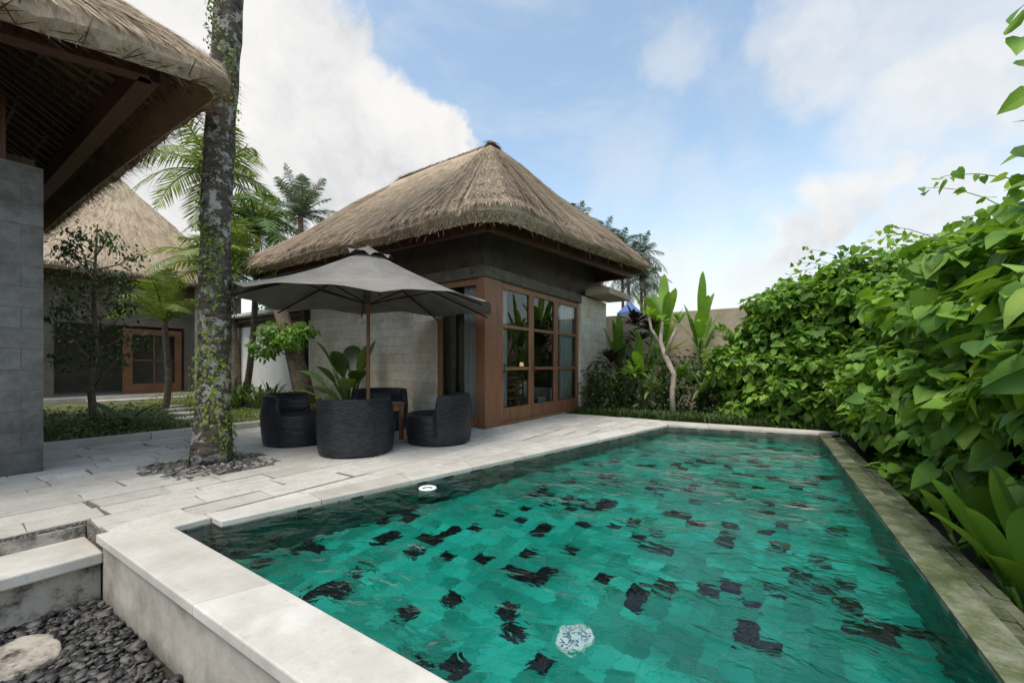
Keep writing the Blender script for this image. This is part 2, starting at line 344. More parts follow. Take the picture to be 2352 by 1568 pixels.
def cores(lumps,sc=.72,zmin=-.46):
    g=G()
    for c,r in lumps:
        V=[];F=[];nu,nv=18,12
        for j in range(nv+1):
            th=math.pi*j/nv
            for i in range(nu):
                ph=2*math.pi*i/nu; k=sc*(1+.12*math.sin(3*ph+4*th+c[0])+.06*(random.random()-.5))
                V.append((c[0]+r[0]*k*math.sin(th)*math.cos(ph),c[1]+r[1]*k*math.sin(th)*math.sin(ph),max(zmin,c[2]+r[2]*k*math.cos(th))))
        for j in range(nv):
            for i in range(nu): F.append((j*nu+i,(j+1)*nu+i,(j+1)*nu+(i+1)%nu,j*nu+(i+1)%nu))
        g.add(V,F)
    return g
# ---------------------------------------------------------------- thatched roof
def roundloop(pts,r):
    out=[]; n=len(pts)
    for i in range(n):
        p=np.array(pts[i]);a=np.array(pts[i-1]);b=np.array(pts[(i+1)%n])
        da=nrm(a-p);db=nrm(b-p); rr=min(r,np.linalg.norm(a-p)*.4,np.linalg.norm(b-p)*.4)
        for t in np.linspace(0,1,7):
            out.append((1-t)**2*(p+da*rr)+2*t*(1-t)*p+t*t*(p+db*rr))
    out=np.array(out); cl=np.vstack([out,out[:1]]); s=np.r_[0,np.cumsum(np.linalg.norm(np.diff(cl,axis=0),axis=1))]
    m=int(s[-1]/.13); q=np.linspace(0,s[-1],m,endpoint=False)
    return np.stack([np.interp(q,s,cl[:,k]) for k in range(3)],1)
def thatch_roof(corners,ra,rb,thick,parent,nstr,power=1.12,r=.7,wscale=1.,mat='thatch'):
    lp=roundloop(corners,r); n=len(lp); ra=np.array(ra,float);rb=np.array(rb,float)
    d=rb-ra; tt=np.clip(((lp-ra)@d)/(d@d),0,1); R=ra+tt[:,None]*d
    out=lp-R; out[:,2]=0; out=nrm(out)
    R=R+out*np.array([.07,.07,0])
    wob=(np.sin(np.arange(n)*.9)*.012+np.sin(np.arange(n)*.23)*.03+rng.normal(0,.01,n))
    def pos(i,t):
        i0=np.floor(i).astype(int)%n;i1=(i0+1)%n;f=(i-np.floor(i))[:,None]
        E=lp[i0]*(1-f)+lp[i1]*f; RR=R[i0]*(1-f)+R[i1]*f; w=wob[i0]
        P=E+(RR-E)*t[:,None]
        P[:,2]=E[:,2]+thick+(RR[:,2]-E[:,2]-thick)*(t**power)-.07*np.clip(.06-t,0,1)/.06+w*(1-t)
        P[:,2]+=.035*np.sin(P[:,0]*2.3+P[:,1]*1.7)*(t<.97)
        return P
    ii=np.arange(n).astype(float); rows=[]
    eb=lp.copy(); eb[:,:2]-=out[:,:2]*.16; rows.append(eb)
    em=lp.copy(); em[:,2]+=thick*.35+wob; rows.append(em)
    for t in (0,.03,.08,.16,.26,.38,.5,.62,.74,.86,1.): rows.append(pos(ii,np.full(n,t)))
    V=np.concatenate(rows); m=len(rows); F=[]
    for j in range(m-1):
        for k in range(n): F.append((j*n+k,j*n+(k+1)%n,(j+1)*n+(k+1)%n,(j+1)*n+k))
    g=G().add(V,F)
    i=rng.random(nstr)*n; t=1-np.sqrt(rng.random(nstr)); t=np.clip(t,0.,.985)
    P=pos(i,t); Ps=pos((i+1.)%n,t)
    T=nrm(P*1.0-pos(i,t+.03)); S=nrm(Ps-P); Nn=nrm(np.cross(S,T)); Nn*=np.sign(Nn[:,2:3]+1e-6)
    T=nrm(T+S*rng.normal(0,.085,nstr)[:,None]+Nn*.02)
    V1,F1=strips(P+Nn*.004,T,Nn,(.12+.22*rng.random(nstr)),(.005+.008*rng.random(nstr))*wscale,.006+.018*rng.random(nstr)**2,.0)
    g.add(V1,F1)
    nf=int(n*34); i=rng.random(nf)*n; i0=i.astype(int)%n
    z=rng.random(nf); P=lp[i0]+(lp[(i0+1)%n]-lp[i0])*(i-np.floor(i))[:,None]; P[:,:2]-=out[i0][:,:2]*(.1*(1-z))[:,None]
    P[:,2]+=thick*(.02+.95*z)
    T=nrm(out[i0]*.55+np.array([0,0,-1.])+rng.normal(0,.2,(nf,3))); Nn=nrm(out[i0]+np.array([0,0,.4]))
    V2,F2=strips(P,T,Nn,.05+.07*rng.random(nf),(.006+.007*rng.random(nf))*wscale,.01)
    g.add(V2,F2)
    mkg('thatch',g,M[mat],parent)
    rows=[eb]
    for t in (.08,.2,.4,.6,.8,.97):
        p=pos(ii,np.full(n,t)); p[:,2]-=thick*.75; rows.append(p)
    V=np.concatenate(rows);m=len(rows);F=[]
    for j in range(m-1):
        for k in range(n): F.append((j*n+k,(j+1)*n+k,(j+1)*n+(k+1)%n,j*n+(k+1)%n))
    g=G().add(V,F)
    nf=int(n*30); i=rng.random(nf)*n; t=.30*rng.random(nf); P=pos(i,t); P[:,2]-=thick*.75+.012
    w=np.clip(1-t/.08,0,1)[:,None]; i0=i.astype(int)%n; P=P*(1-w)+eb[i0]*w; P[:,2]-=.01
    T=nrm(lp[i0]-P+rng.normal(0,.08,(nf,3))); Nn=np.tile(np.array([0,0,-1.]),(nf,1))
    V2,F2=strips(P,T,Nn,.15+.15*rng.random(nf),.008+.01*rng.random(nf),.01); g.add(V2,F2)
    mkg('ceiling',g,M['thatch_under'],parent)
    return pos,n,lp,R
# ---------------------------------------------------------------- camera
cam=D.cameras.new('camera'); co=D.objects.new('camera',cam); COL.objects.link(co)
co.location=(0,0,1.15); co.rotation_euler=(rad(90),0,rad(33.99)); cam.sensor_width=36; cam.lens=36*970/2352
cam.shift_y=.02296; cam.clip_start=.05; cam.clip_end=6000; C.scene.camera=co
# ---------------------------------------------------------------- world
SUN=Vector((.05,-.5,1.15)).normalized()
az=math.atan2(SUN.x,SUN.y); el=math.asin(SUN.z)
w=D.worlds.new('World'); C.scene.world=w; w.use_nodes=True; nt=w.node_tree; nt.nodes.clear()
sky=N(nt,'ShaderNodeTexSky'); sky.sky_type='NISHITA'; sky.sun_disc=False; sky.sun_elevation=el; sky.sun_rotation=az
sky.air_density=1.; sky.dust_density=1.2; sky.ozone_density=1.3
dirv=nt.nodes.new('ShaderNodeTexCoord').outputs['Generated']
def vadd(a,b):
    n=nt.nodes.new('ShaderNodeVectorMath'); L(nt,a,n.inputs[0]); L(nt,b,n.inputs[1]); return n.outputs[0]
def warp(scale,amt,det):
    n=nt.nodes.new('ShaderNodeVectorMath'); n.operation='SUBTRACT'; L(nt,noise(nt,dirv,scale,det,.6,col=True),n.inputs[0]); n.inputs[1].default_value=(.5,.5,.5)
    return scaled(nt,n.outputs[0],(amt,amt,amt))
wv=vadd(vadd(dirv,warp(3.5,.16,2)),warp(10,.14,8))
wv2=vadd(vadd(dirv,warp(3.,.3,9)),warp(9,.14,8))
def blob(v,azd,eld,r,soft=.35):
    a,e=rad(azd),rad(eld); c=(-math.sin(a)*math.cos(e),math.cos(a)*math.cos(e),math.sin(e))
    n=nt.nodes.new('ShaderNodeVectorMath'); n.operation='DISTANCE'; L(nt,v,n.inputs[0]); n.inputs[1].default_value=c
    return mapr(nt,n.outputs['Value'],r,r*(1-soft),0.,1.)
mask=None
for b in ((66.4,32.7,.2),(60.5,36,.14),(57.7,30,.16),(64.7,24,.24),(51,27.5,.13),(44.5,26.5,.10),(40,26.5,.06),(73,33,.26),(54,21.5,.17),(76,21,.3),(70,45,.2),(48,20,.12)):
    x=blob(wv,*b,.38); mask=x if mask is None else math_(nt,'MAXIMUM',mask,x)
soft=None
for az_,el_,r_,k in ((-2.7,17,.085,.95),(2,15.5,.075,.9),(-7,18.5,.08,.9),(-3.5,30,.11,.65),(-1,33,.08,.5),(-12.6,25,.17,.8),(-10,31,.12,.6),(12.4,35,.09,.4),(-16,33,.16,.6),(-12,12,.16,.8),(3,9,.2,.8),(14,8,.2,.75),(25,12,.16,.45),(18,24,.14,.3),(10,19,.1,.3)):
    x=math_(nt,'MULTIPLY',blob(wv2,az_,el_,r_*1.2,.75),k); soft=x if soft is None else math_(nt,'MAXIMUM',soft,x)
sp=nt.nodes.new('ShaderNodeSeparateXYZ'); L(nt,dirv,sp.inputs[0])
hz=mapr(nt,sp.outputs[2],-.02,.42,.78,0.)
thin=math_(nt,'MULTIPLY',mapr(nt,noise(nt,scaled(nt,dirv,(1,1,2.2)),2.4,9,.6,dist=.5),.45,.72,0.,1.),.35)
al=math_(nt,'MAXIMUM',math_(nt,'MAXIMUM',mask,soft),math_(nt,'MAXIMUM',hz,thin))
shade=noise(nt,wv,4.2,7,.6); shade2=noise(nt,wv2,5.,5,.5)
cc=ramp(nt,math_(nt,'ADD',math_(nt,'MULTIPLY',shade,.55),math_(nt,'MULTIPLY',shade2,.45)),[(.38,(4.7,4.75,4.85)),(.48,(5.7,5.7,5.7)),(.58,(6.4,6.3,6.1))])
warm=mapr(nt,sp.outputs[2],.0,.3,1.,0.)
cc=mixc(nt,math_(nt,'MULTIPLY',warm,.8),cc,(6.1,5.85,5.55))
skyc=mixc(nt,1.,sky.outputs[0],(2.3,2.15,1.78),'MULTIPLY')
fc=mixc(nt,al,skyc,cc)
bg=N(nt,'ShaderNodeBackground'); bg.inputs[1].default_value=.15; L(nt,fc,bg.inputs[0])
ow=N(nt,'ShaderNodeOutputWorld'); L(nt,bg.outputs[0],ow.inputs[0])
ld=D.lights.new('sun','SUN'); ld.energy=3.0; ld.angle=rad(30); ld.color=(1,.94,.85); lo=D.objects.new('sun',ld); COL.objects.link(lo)
lo.rotation_euler=SUN.to_track_quat('Z','Y').to_euler(); lo.location=(0,0,30)
C.scene.view_settings.view_transform='Standard'; C.scene.view_settings.look='None'; C.scene.view_settings.exposure=0
# ---------------------------------------------------------------- ground
xs=[(-3000,-3.8,.9,3000),(-3000,-3.8,.9,3000),(-3000,-2.3,.6,3000),(-3000,-2.3,.6,3000)]; ys=(-3000,1.0,9.0,3000)
V=[(xs[j][i],ys[j],-.47) for j in range(4) for i in range(4)]
F=[(j*4+i,j*4+i+1,(j+1)*4+i+1,(j+1)*4+i) for j in range(3) for i in range(3) if not(i==1 and j==1)]
mk('ground',V,F,M['ground'],struct='structure')
g=G().prism([(-8.3,-5),(-4.4,-5),(-4.4,.84),(-3.94,.84),(-3.78,1.4),(-2.33,9.1),(-8.3,9.1)],-.5,-.012)
mkg('pavement_bed',g,M['grout'],struct='structure')
def cliphp(poly,a,b):
    out=[];n=len(poly)
    f=lambda p:(b[0]-a[0])*(p[1]-a[1])-(b[1]-a[1])*(p[0]-a[0])
    for i in range(n):
        p,q=poly[i],poly[(i+1)%n];fp,fq=f(p),f(q)
        if fp>=0: out.append(p)
        if fp*fq<0:
            t=fp/(fp-fq); out.append((p[0]+(q[0]-p[0])*t,p[1]+(q[1]-p[1])*t))
    return out
g=G()
def addpaver(x0,x1,y0,y1,clip=True):
    sk=random.uniform(-.02,.02); j1,j2=random.uniform(-.004,.004),random.uniform(-.004,.004)
    p=[(x0+j1,y0),(x1+j2,y0+sk),(x1-j1,y1+sk*.6),(x0-j2,y1)]
    if clip: p=cliphp(p,(-3.815,1.3),(-2.365,9.1))
    if len(p)<3: return
    j=random.uniform(-.003,.002); g.prism(p,-.035,j)
x=-8.3; row=0
while x<-2.3:
    y=-4.9+random.uniform(0,.4) if x<-4.45 else .86
    while y<9.08:
        ln=random.uniform(.35,.8); y1=min(y+ln,9.08)
        gx0=.007+random.choice([0,0,.0,0,.025]); gap=random.choice([.01,.01,.014,.014,.04])
        if 7<=row<=10:
            lo_,hi_=[(1.6,2.5),(1.5,2.75),(1.65,2.6),(1.95,2.55)][row-7]
            if y<lo_<y1: y1=lo_
            if lo_-.01<=y<hi_: y=hi_; continue
        if y1-y>.12: addpaver(x+gx0,x+.3-.005,y,y1-gap*.5)
        y=y1+gap*.6
    x+=.3; row+=1
mkg('pavement',g,M['paver'],struct='structure',bevel=.005)
st=thing('garden_step','pale stone step with mossy riser beside the pool wall','step',(-4.2,.3,-.47))
mkg('riser',G().box((-4.399,-5,-.46),(-3.98,.829,-.2)).box((-4.43,-5,-.19),(-4.385,.83,-.037)),M['riser'],st)
mkg('tread',G().box((-4.396,-5,-.2),(-3.92,.83,-.12)),M['coping'],st,bevel=.012)
def flatstone(cx,cy,rx,ry,z0,z1,n=17):
    p=[(cx+rx*math.cos(2*math.pi*i/n)*random.uniform(.85,1.06),cy+ry*math.sin(2*math.pi*i/n)*random.uniform(.85,1.06)) for i in range(n)]
    return G().prism(p,z0,z1)
tag(mkg('stepping_stone',flatstone(-3.52,.42,.25,.16,-.48,-.43),M['riser'],bevel=.015),'flat pale stepping stone set in dark pebbles','stepping stone')
bm=bmesh.new(); bmesh.ops.create_icosphere(bm,subdivisions=1,radius=1); IV=[tuple(v.co) for v in bm.verts]; IF=[[v.index for v in f.verts] for f in bm.faces]; bm.free()
def pebbles(name,n,x0,x1,y0,y1,z,smin,smax,mat,mask=None):
    P=np.stack([rng.uniform(x0,x1,n),rng.uniform(y0,y1,n),z+rng.random(n)*.02],1)
    if mask is not None: P=P[mask(P)]
    n=len(P); a=rng.random(n)*6.28; c,s=np.cos(a),np.sin(a); tl=rng.normal(0,.25,(n,2))
    X=nrm(np.stack([c,s,tl[:,0]],1))*(.8+.6*rng.random((n,1))); Y=nrm(np.stack([-s,c,tl[:,1]],1))*(.5+.4*rng.random((n,1))); Z=np.tile([0,0,.35],(n,1))
    V,F=inst(IV,IF,P,X,Y,Z,smin+(smax-smin)*rng.random(n)**1.6); return mk(name,V,F,mat,smooth=True,struct='stuff')
tag(pebbles('pebbles',5600,-4.2,-1.6,-.6,.82,-.465,.011,.042,M['pebble_dark']),'dark rounded river pebbles covering the ground','pebbles')
tag(pebbles('pebbles',460,-6.2,-5.1,1.55,2.65,-.015,.02,.05,M['pebble_grey']),'grey river pebbles around the palm trunk','pebbles')
# ---------------------------------------------------------------- pool
A=(-3.67,1.15);B=(-3.67,1.38);B2=(-3.51,1.38);Cc=(-2.05,8.43);Dd=(.31,8.85);E=(.70,1.15)
poly=[A,E,Dd,Cc,B2,B]; ZF=-.78; ZW=-.052
pool=thing('swimming_pool','rectangular pool with green tiles and pale stone coping','swimming pool',(-1.5,5,ZF))
n=len(poly); V=[(x,y,ZF) for x,y in poly]+[(x,y,-.04) for x,y in poly]
mk('basin_wall',V,[(i,n+i,n+(i+1)%n,(i+1)%n) for i in range(n)],M['walltiles'],pool)
mk('basin_floor',[(x,y,ZF+.002) for x,y in poly],[list(range(n))],M['tiles'],pool)
wt=mk('water',[(x,y,ZW) for x,y in poly],[list(range(n))],M['water'],struct='structure')
g=G()
def slabs(a0,b0,a1,b1,cuts,z0,z1,gap=.003):
    for i in range(len(cuts)-1):
        s,t=cuts[i],cuts[i+1]; e=gap
        l=lambda p,q,u:(p[0]+(q[0]-p[0])*u,p[1]+(q[1]-p[1])*u)
        g.prism([l(a0,a1,s+e),l(b0,b1,s+e),l(b0,b1,t-e),l(a0,a1,t-e)],z0,z1)
slabs((-3.67,1.147),(-3.96,.8),(.72,1.147),(1.02,.88),[0,.31,.68,1],-.06,0.,.0003)
g.prism([(-3.96,.803),(-3.674,1.153),(-3.674,1.378),(-3.80,1.378)][::-1],-.06,0)
slabs((-3.513,1.38),(-3.80,1.381),(-2.053,8.43),(-2.36,9.0),[0,.1,.22,.33,.45,.56,.68,.79,.9,1],-.06,0.,.0004)
slabs((-2.05,8.436),(-2.36,9.003),(.31,8.856),(.62,9.2),[0,.3,.64,1],-.06,0.,.001)
mkg('coping',g,M['coping'],pool,bevel=.008)
g=G()
for i in range(12):
    s=i/12;t=(i+1)/12-.0005
    P=lambda o,u:(.70-.39*u+o,1.16+7.68*u)
    g.prism([P(.003,s),P(.17,s),P(.17,t),P(.003,t)],-.3,-.03)
mkg('coping',g,M['moss'],pool,bevel=.003)['label']='mossy wet tile coping along the planted side'
g=G()
for i in range(60):
    s=i/60;t=(i+1)/60-.001
    for a,b in ((.173,.245),(.248,.31)):
        dz=random.uniform(-.006,.006); g.prism([P(a,s),P(b,s),P(b,t),P(a,t)],-.4,-.048+dz)
mkg('cobble_edging',g,M['moss_dark'],pool,bevel=.006)
g=G().prism([(-3.93,.83),(.99,.905),(.99,1.145),(-3.68,1.145)],-1.2,-.062).prism([(.715,1.16),(1.0,1.16),(.61,8.9),(.325,8.84)],-1.2,-.31).prism([(-2.05,8.44),(.3,8.86),(.5,9.15),(-2.3,8.96)],-1.2,-.063).prism([(-3.93,.9),(-3.68,1.146),(-3.68,1.38),(-3.52,1.4),(-2.06,8.4),(-2.3,8.9),(-3.77,1.4)],-1.2,-.064)
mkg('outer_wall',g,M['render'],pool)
dx,dy,dz=-1.07,2.24,ZF
dr=thing('pool_drain_cover','round white grille lying on the green pool tiles','drain cover',(dx,dy,dz))
g=G().tube([(dx,dy,dz+.003),(dx,dy,dz+.025),(dx,dy,dz+.03)],[.105,.1,.09],32)
mkg('cover',g,M['plastic'],dr)
g=G()
for a in range(16):
    t=a*math.pi/8; g.beam((dx+.026*math.cos(t),dy+.026*math.sin(t),dz+.032),(dx+.08*math.cos(t),dy+.08*math.sin(t),dz+.032),.006,.006)
mkg('grille',g,M['bluecloth'],dr)
def torus(c,R,r,nu=28,nv=10,sq=.5):
    V=[];F=[]
    for i in range(nu):
        a=2*math.pi*i/nu
        for j in range(nv):
            b=2*math.pi*j/nv; V.append((c[0]+(R+r*math.cos(b))*math.cos(a),c[1]+(R+r*math.cos(b))*math.sin(a),c[2]+r*sq*math.sin(b)))
    for i in range(nu):
        for j in range(nv): F.append((i*nv+j,((i+1)%nu)*nv+j,((i+1)%nu)*nv+(j+1)%nv,i*nv+(j+1)%nv))
    return V,F
fl=thing('floating_dispenser','white round floating pool dispenser on the water','pool float',(-2.98,2.95,-.1))
g=G(); g.add(*torus((-2.98,2.95,-.047),.068,.018)); g.tube([(-2.98,2.95,-.09),(-2.98,2.95,-.055),(-2.98,2.95,-.05)],[.04,.04,.02],20); mkg('float',g,M['plastic'],fl,smooth=False)
# ---------------------------------------------------------------- main villa
CX,CY=-4.65,6.02; XL=-11.2; YB=11.77
villa=thing('thatched_villa','stone villa with thatched roof and wood framed glass doors','house',(-8,8.5,0))
g=G().box((XL,CY+.02,-.48),(CX-.02,YB,.03)); mkg('floor',g,M['roomfloor'],villa)
g=G().box((-6.48,CY,-.02),(-5.83,CY+.55,2.73))
g.box((XL,6.6,0),(-6.48,6.85,3.1)).box((XL,6.85,0),(XL+.25,YB,3.1)).box((XL+.25,YB-.25,0),(CX-.3,YB,3.1)).box((CX-.28,10.02,-.02),(CX+.03,YB+.003,2.95))
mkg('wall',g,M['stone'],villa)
g=G().box((XL+.26,6.86,.031),(-6.5,6.9,3)).box((XL+.26,YB-.3,.031),(CX-.3,YB-.26,3)).box((XL+.26,6.9,.031),(XL+.3,YB-.3,3)).box((XL+.2,6.2,3.05),(CX-.2,YB-.2,3.1)).box((-7.6,8.6,.031),(-7.5,YB-.3,3))
mkg('inner_wall',g,M['room'],villa)
g=G().box((-11.3,CY+.12,2.95),(CX-.12,CY+.3,3.9)).box((CX-.3,CY+.3,2.95),(CX-.12,YB,3.9)).box((-11.3,YB-.2,2.95),(CX-.3,YB,3.9)).box((-11.3,CY+.3,2.95),(-11.1,YB-.2,3.9))
mkg('upper_wall',g,M['darkwall'],villa)
g=G().box((-6.5,CY-.04,2.74),(CX+.05,CY+.2,2.948)).box((CX-.2,CY+.2,2.74),(CX+.05,10.05,2.948))
mkg('lintel',g,M['lintel'],villa,bevel=.008)
g=G()
ring=[(-4.12,5.42),(-3.75,11.35),(-11.7,11.35),(-11.7,5.5)]; rz=[3.42,3.62,3.52,3.5]
for i in range(4):
    a=ring[i];b=ring[(i+1)%4]; g.beam((*a,rz[i]),(*b,rz[(i+1)%4]),.12,.2)
for k in range(24):
    yy=6.0+k*.24; g.beam((-4.0+.02*k,yy,3.56+.008*k),(-5.2,yy,4.15),.05,.07)
for k in range(30):
    xx=-4.6-k*.24; g.beam((xx,5.4,3.55),(xx,6.5,4.1),.05,.07)
mkg('eave_beam',g,M['wood_beam'],villa)
pos,nn,lp,R=thatch_roof([(-3.62,4.92,3.34),(-3.2,11.73,3.66),(-12.1,11.8,3.45),(-12.15,5.1,3.45)],(-6.25,8.3,6.55),(-9.4,8.3,6.5),.32,villa,78000,1.04,.7,wscale=1.05)
g=G(); nr=3500
P_=np.stack([rng.uniform(-9.5,-6.2,nr),8.3+rng.normal(0,.03,nr),6.5+.08*rng.random(nr)],1)
sd=np.sign(rng.normal(0,1,nr)); T=nrm(np.stack([rng.normal(0,.25,nr),sd*1.,-.9+.25*rng.random(nr)],1)); Nn=nrm(np.stack([np.zeros(nr),sd*.7,np.ones(nr)],1))
g.add(*strips(P_,T,Nn,.3,.014,.02))
nq=600; P_=np.stack([-6.24+rng.normal(0,.03,nq),8.3+rng.normal(0,.05,nq),6.5+.12*rng.random(nq)],1); a=rng.uniform(-1.6,1.6,nq); T=nrm(np.stack([np.cos(a),np.sin(a),-1.+.5*rng.random(nq)],1)); Nn=nrm(np.stack([np.cos(a),np.sin(a),np.ones(nq)],1)); g.add(*strips(P_,T,Nn,.3,.016,.03))
mkg('roof_ridge',g.tube([(-9.5,8.3,6.46),(-7.8,8.3,6.48),(-6.25,8.3,6.52)],[.07,.07,.07],10),M['thatch'],villa)
mkg('post',G().box((CX-.14,CY-.02,0),(CX+.02,CY+.5,2.735)),M['wood_red'],villa,bevel=.01)
ed=[6.54,7.68,8.78,9.98]
for i in range(3):
    y0,y1=ed[i]+.004,ed[i+1]-.004; x0,x1=CX-.09,CX-.02; g=G(); z0,z1=.05,2.735; s=.085
    g.box((x0,y0,z0),(x1,y0+s,z1)).box((x0,y1-s,z0),(x1,y1,z1)).box((x0+.002,y0+s,z1-.12),(x1-.002,y1-s,z1)).box((x0+.002,y0+s,z0),(x1-.002,y1-s,z0+.27))
    g.box((x0+.008,y0+s,1.05),(x1-.008,y1-s,1.11)).box((x0+.008,y0+s,1.87),(x1-.008,y1-s,1.93))
    d=mkg('door',g,M['wood_red' if i else 'wood'],villa,bevel=.004)
    mk('glass_pane',[(CX-.055,y0+s,z0+.27),(CX-.055,y1-s,z0+.27),(CX-.055,y1-s,z1-.12),(CX-.055,y0+s,z1-.12)],[(0,1,2,3)],M['glass'],d)
    if i<2: mkg('door_handle',G().tube([(CX+.0,y0+.04,1.0),(CX+.04,y0+.04,1.0),(CX+.04,y0+.04,1.16),(CX,y0+.04,1.16)],[.01]*4,8),M['metal'],d)
mkg('sill',G().box((CX-.13,CY+.5,.0),(CX+.04,10.0,.048)),M['wood'],villa)
g=G(); g.box((-5.825,CY+.02,.02),(-5.72,CY+.1,2.735)).box((-4.87,CY+.02,.02),(-4.792,CY+.1,2.735)).box((-5.72,CY+.022,2.62),(-4.87,CY+.098,2.735)).box((-5.72,CY+.022,.02),(-4.87,CY+.098,.16))
wd=mkg('window',g,M['wood'],villa,bevel=.004)
mk('glass_pane',[(-5.72,CY+.06,.16),(-4.87,CY+.06,.16),(-4.87,CY+.06,2.62),(-5.72,CY+.06,2.62)],[(0,1,2,3)],M['glass'],wd)
tag(mkg('concrete_canopy',G().box((-4.62,10.3,2.98),(-3.95,11.9,3.14)).box((-4.62,10.35,3.14),(-4.1,11.85,3.2)),M['concrete'],bevel=.01),'small pale concrete canopy slab under the thatched eave','canopy')
def curtain(x,y0,y1,ax='y'):
    V=[];F=[];n=60
    for i in range(n+1):
        u=i/n; o=.035*math.sin(u*48)+.01*math.sin(u*17)
        for z in (.08,1.3,2.66):
            V.append((x+o,y0+(y1-y0)*u,z) if ax=='y' else (y0+(y1-y0)*u,x+o,z))
    for i in range(n):
        for j in range(2): F.append((i*3+j,(i+1)*3+j,(i+1)*3+j+1,i*3+j+1))
    return V,F
for a in ((CX-.15,9.15,9.85,'y'),(CX-.15,6.66,6.9,'y'),(CY+.2,-5.3,-4.95,'x')):
    tag(mk('curtain',*curtain(*a),M['lightblue'],smooth=True),'pale blue pleated curtain hanging behind the glass','curtain','curtains')
tb=thing('desk','wooden desk standing behind the glass doors','desk',(-5.9,8.9,.03))
mkg('top',G().box((-6.3,8.0,.74),(-5.6,9.6,.79)),M['wood'],tb,bevel=.005)
for lx in (-6.25,-5.7):
    for ly in (8.05,9.5): mkg('leg',G().box((lx,ly,.03),(lx+.06,ly+.06,.74)),M['wood'],tb)
def woodchair(cx,cy):
    e=thing('wooden_chair','wooden chair with slatted back behind the glass','chair',(cx,cy,.03),'wooden chairs')
    mkg('seat',G().box((cx-.22,cy-.22,.44),(cx+.22,cy+.22,.48)),M['wood'],e,bevel=.005)
    g=G()
    for a in (-.2,.17): g.box((cx+.17,cy+a,.48),(cx+.2,cy+a+.03,.95))
    for z in (.6,.72,.86): g.box((cx+.175,cy-.17,z),(cx+.195,cy+.17,z+.05))
    mkg('backrest',g,M['wood'],e)
    for a in (-.2,.17):
        for b in (-.2,.17): mkg('leg',G().box((cx+a,cy+b,.03),(cx+a+.03,cy+b+.03,.44)),M['wood'],e)
woodchair(-5.1,7.25); woodchair(-5.4,8.0)
ar=thing('white_armchair','white upholstered armchair just inside the glass doors','armchair',(-5.1,8.9,.03))
mkg('seat',G().box((-5.4,8.35,.05),(-4.9,8.95,.42)),M['plastic'],ar,bevel=.04)
mkg('backrest',G().box((-5.5,8.35,.05),(-5.4,8.95,.78)),M['plastic'],ar,bevel=.03)
mkg('armrest',G().box((-5.4,8.96,.05),(-4.9,9.06,.6)),M['plastic'],ar,bevel=.03)
tl=thing('table_lamp','small lit table lamp with warm shade on the desk','lamp',(-6.0,9.35,.79))
mkg('stand',G().tube([(-6,9.35,.79),(-6,9.35,.81),(-6,9.35,.83),(-6,9.35,1.15)],[.08,.08,.02,.015],12),M['metal'],tl)
mkg('lamp_shade',G().tube([(-6,9.35,1.12),(-6,9.35,1.22)],[.055,.045],16,False),M['glow'],tl)
# ---------------------------------------------------------------- open pavilion
pav=thing('thatched_pavilion','open pavilion with thick thatch eaves and grey stone wall','pavilion',(-9,-2,0))
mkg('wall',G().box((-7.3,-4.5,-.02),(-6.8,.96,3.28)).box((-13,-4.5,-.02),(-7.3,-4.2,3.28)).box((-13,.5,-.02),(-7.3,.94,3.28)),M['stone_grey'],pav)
PB=[(-5.25,1.45),(-5.65,.5),(-6.35,-4.6),(-13.2,-4.6),(-13.2,1.45)]
g=G()
for i in range(5):
    a=PB[i];b=PB[(i+1)%5]; g.beam((*a,4.07),(*b,4.07),.15,.27)
g.beam((-6.95,.6,4.0),(-6.95,.6,3.2),.2,.2).beam((-7.2,.8,3.38),(-13,.8,3.38),.3,.2)
mkg('beam',g,M['wood_beam'],pav)
pos2,n2,lp2,R2=thatch_roof([(-4.68,2.02,3.91),(-5.32,.5,3.97),(-5.95,-5.2,3.93),(-13.7,-5.2,3.95),(-13.7,1.97,3.95)],(-8.4,-1.65,6.7),(-10,-1.65,6.7),.3,pav,52000,1.05,.3,wscale=.85)
g=G()
for k in range(0,n2,2):
    ia=np.array([float(k)]); a=pos2(ia,np.array([.12]))[0]; b=pos2(ia,np.array([.95]))[0]
    a=a-np.array([0,0,.29]); b=b-np.array([0,0,.29]); g.beam(a,b,.045,.05)
for t in np.linspace(.2,.9,9):
    ia=np.arange(0,n2,3).astype(float); p=pos2(ia,np.full(len(ia),t)); p[:,2]-=.26
    for q in range(len(p)): g.beam(p[q],p[(q+1)%len(p)],.035,.03)
mkg('rafter',g,M['rafter'],pav)
# ---------------------------------------------------------------- garden left
mkg('lawn',G().prism([(-30,.2),(-8.5,.2),(-8.5,5.0),(-8.5,6.0),(-11.2,6.6),(-11.2,20),(-30,20)],-.48,.04),M['lawn'],struct='structure')
mkg('flower_bed',G().prism([(-8.5,5.35),(-6.9,5.35),(-6.9,6.6),(-8.5,6.6)],-.4,.045),M['soil'],struct='structure')
mkg('curb',G().box((-8.5,.2,-.4),(-8.3,2.3,.1)).box((-8.5,2.31,-.4),(-8.3,3.9,.098)).box((-8.5,3.91,-.4),(-8.3,5.35,.101)).box((-8.3,5.2,-.4),(-6.9,5.35,.097)),M['coping'],struct='structure',bevel=.01)
v2=thing('thatched_house','thatched house with dark veranda and wood framed glass door','house',(-21,4.5,0))
mkg('floor',G().box((-25,.5,-.1),(-17.9,9.5,.16)).box((-17.9,3.4,-.1),(-17.2,7.2,.08)),M['coping'],v2,bevel=.01)
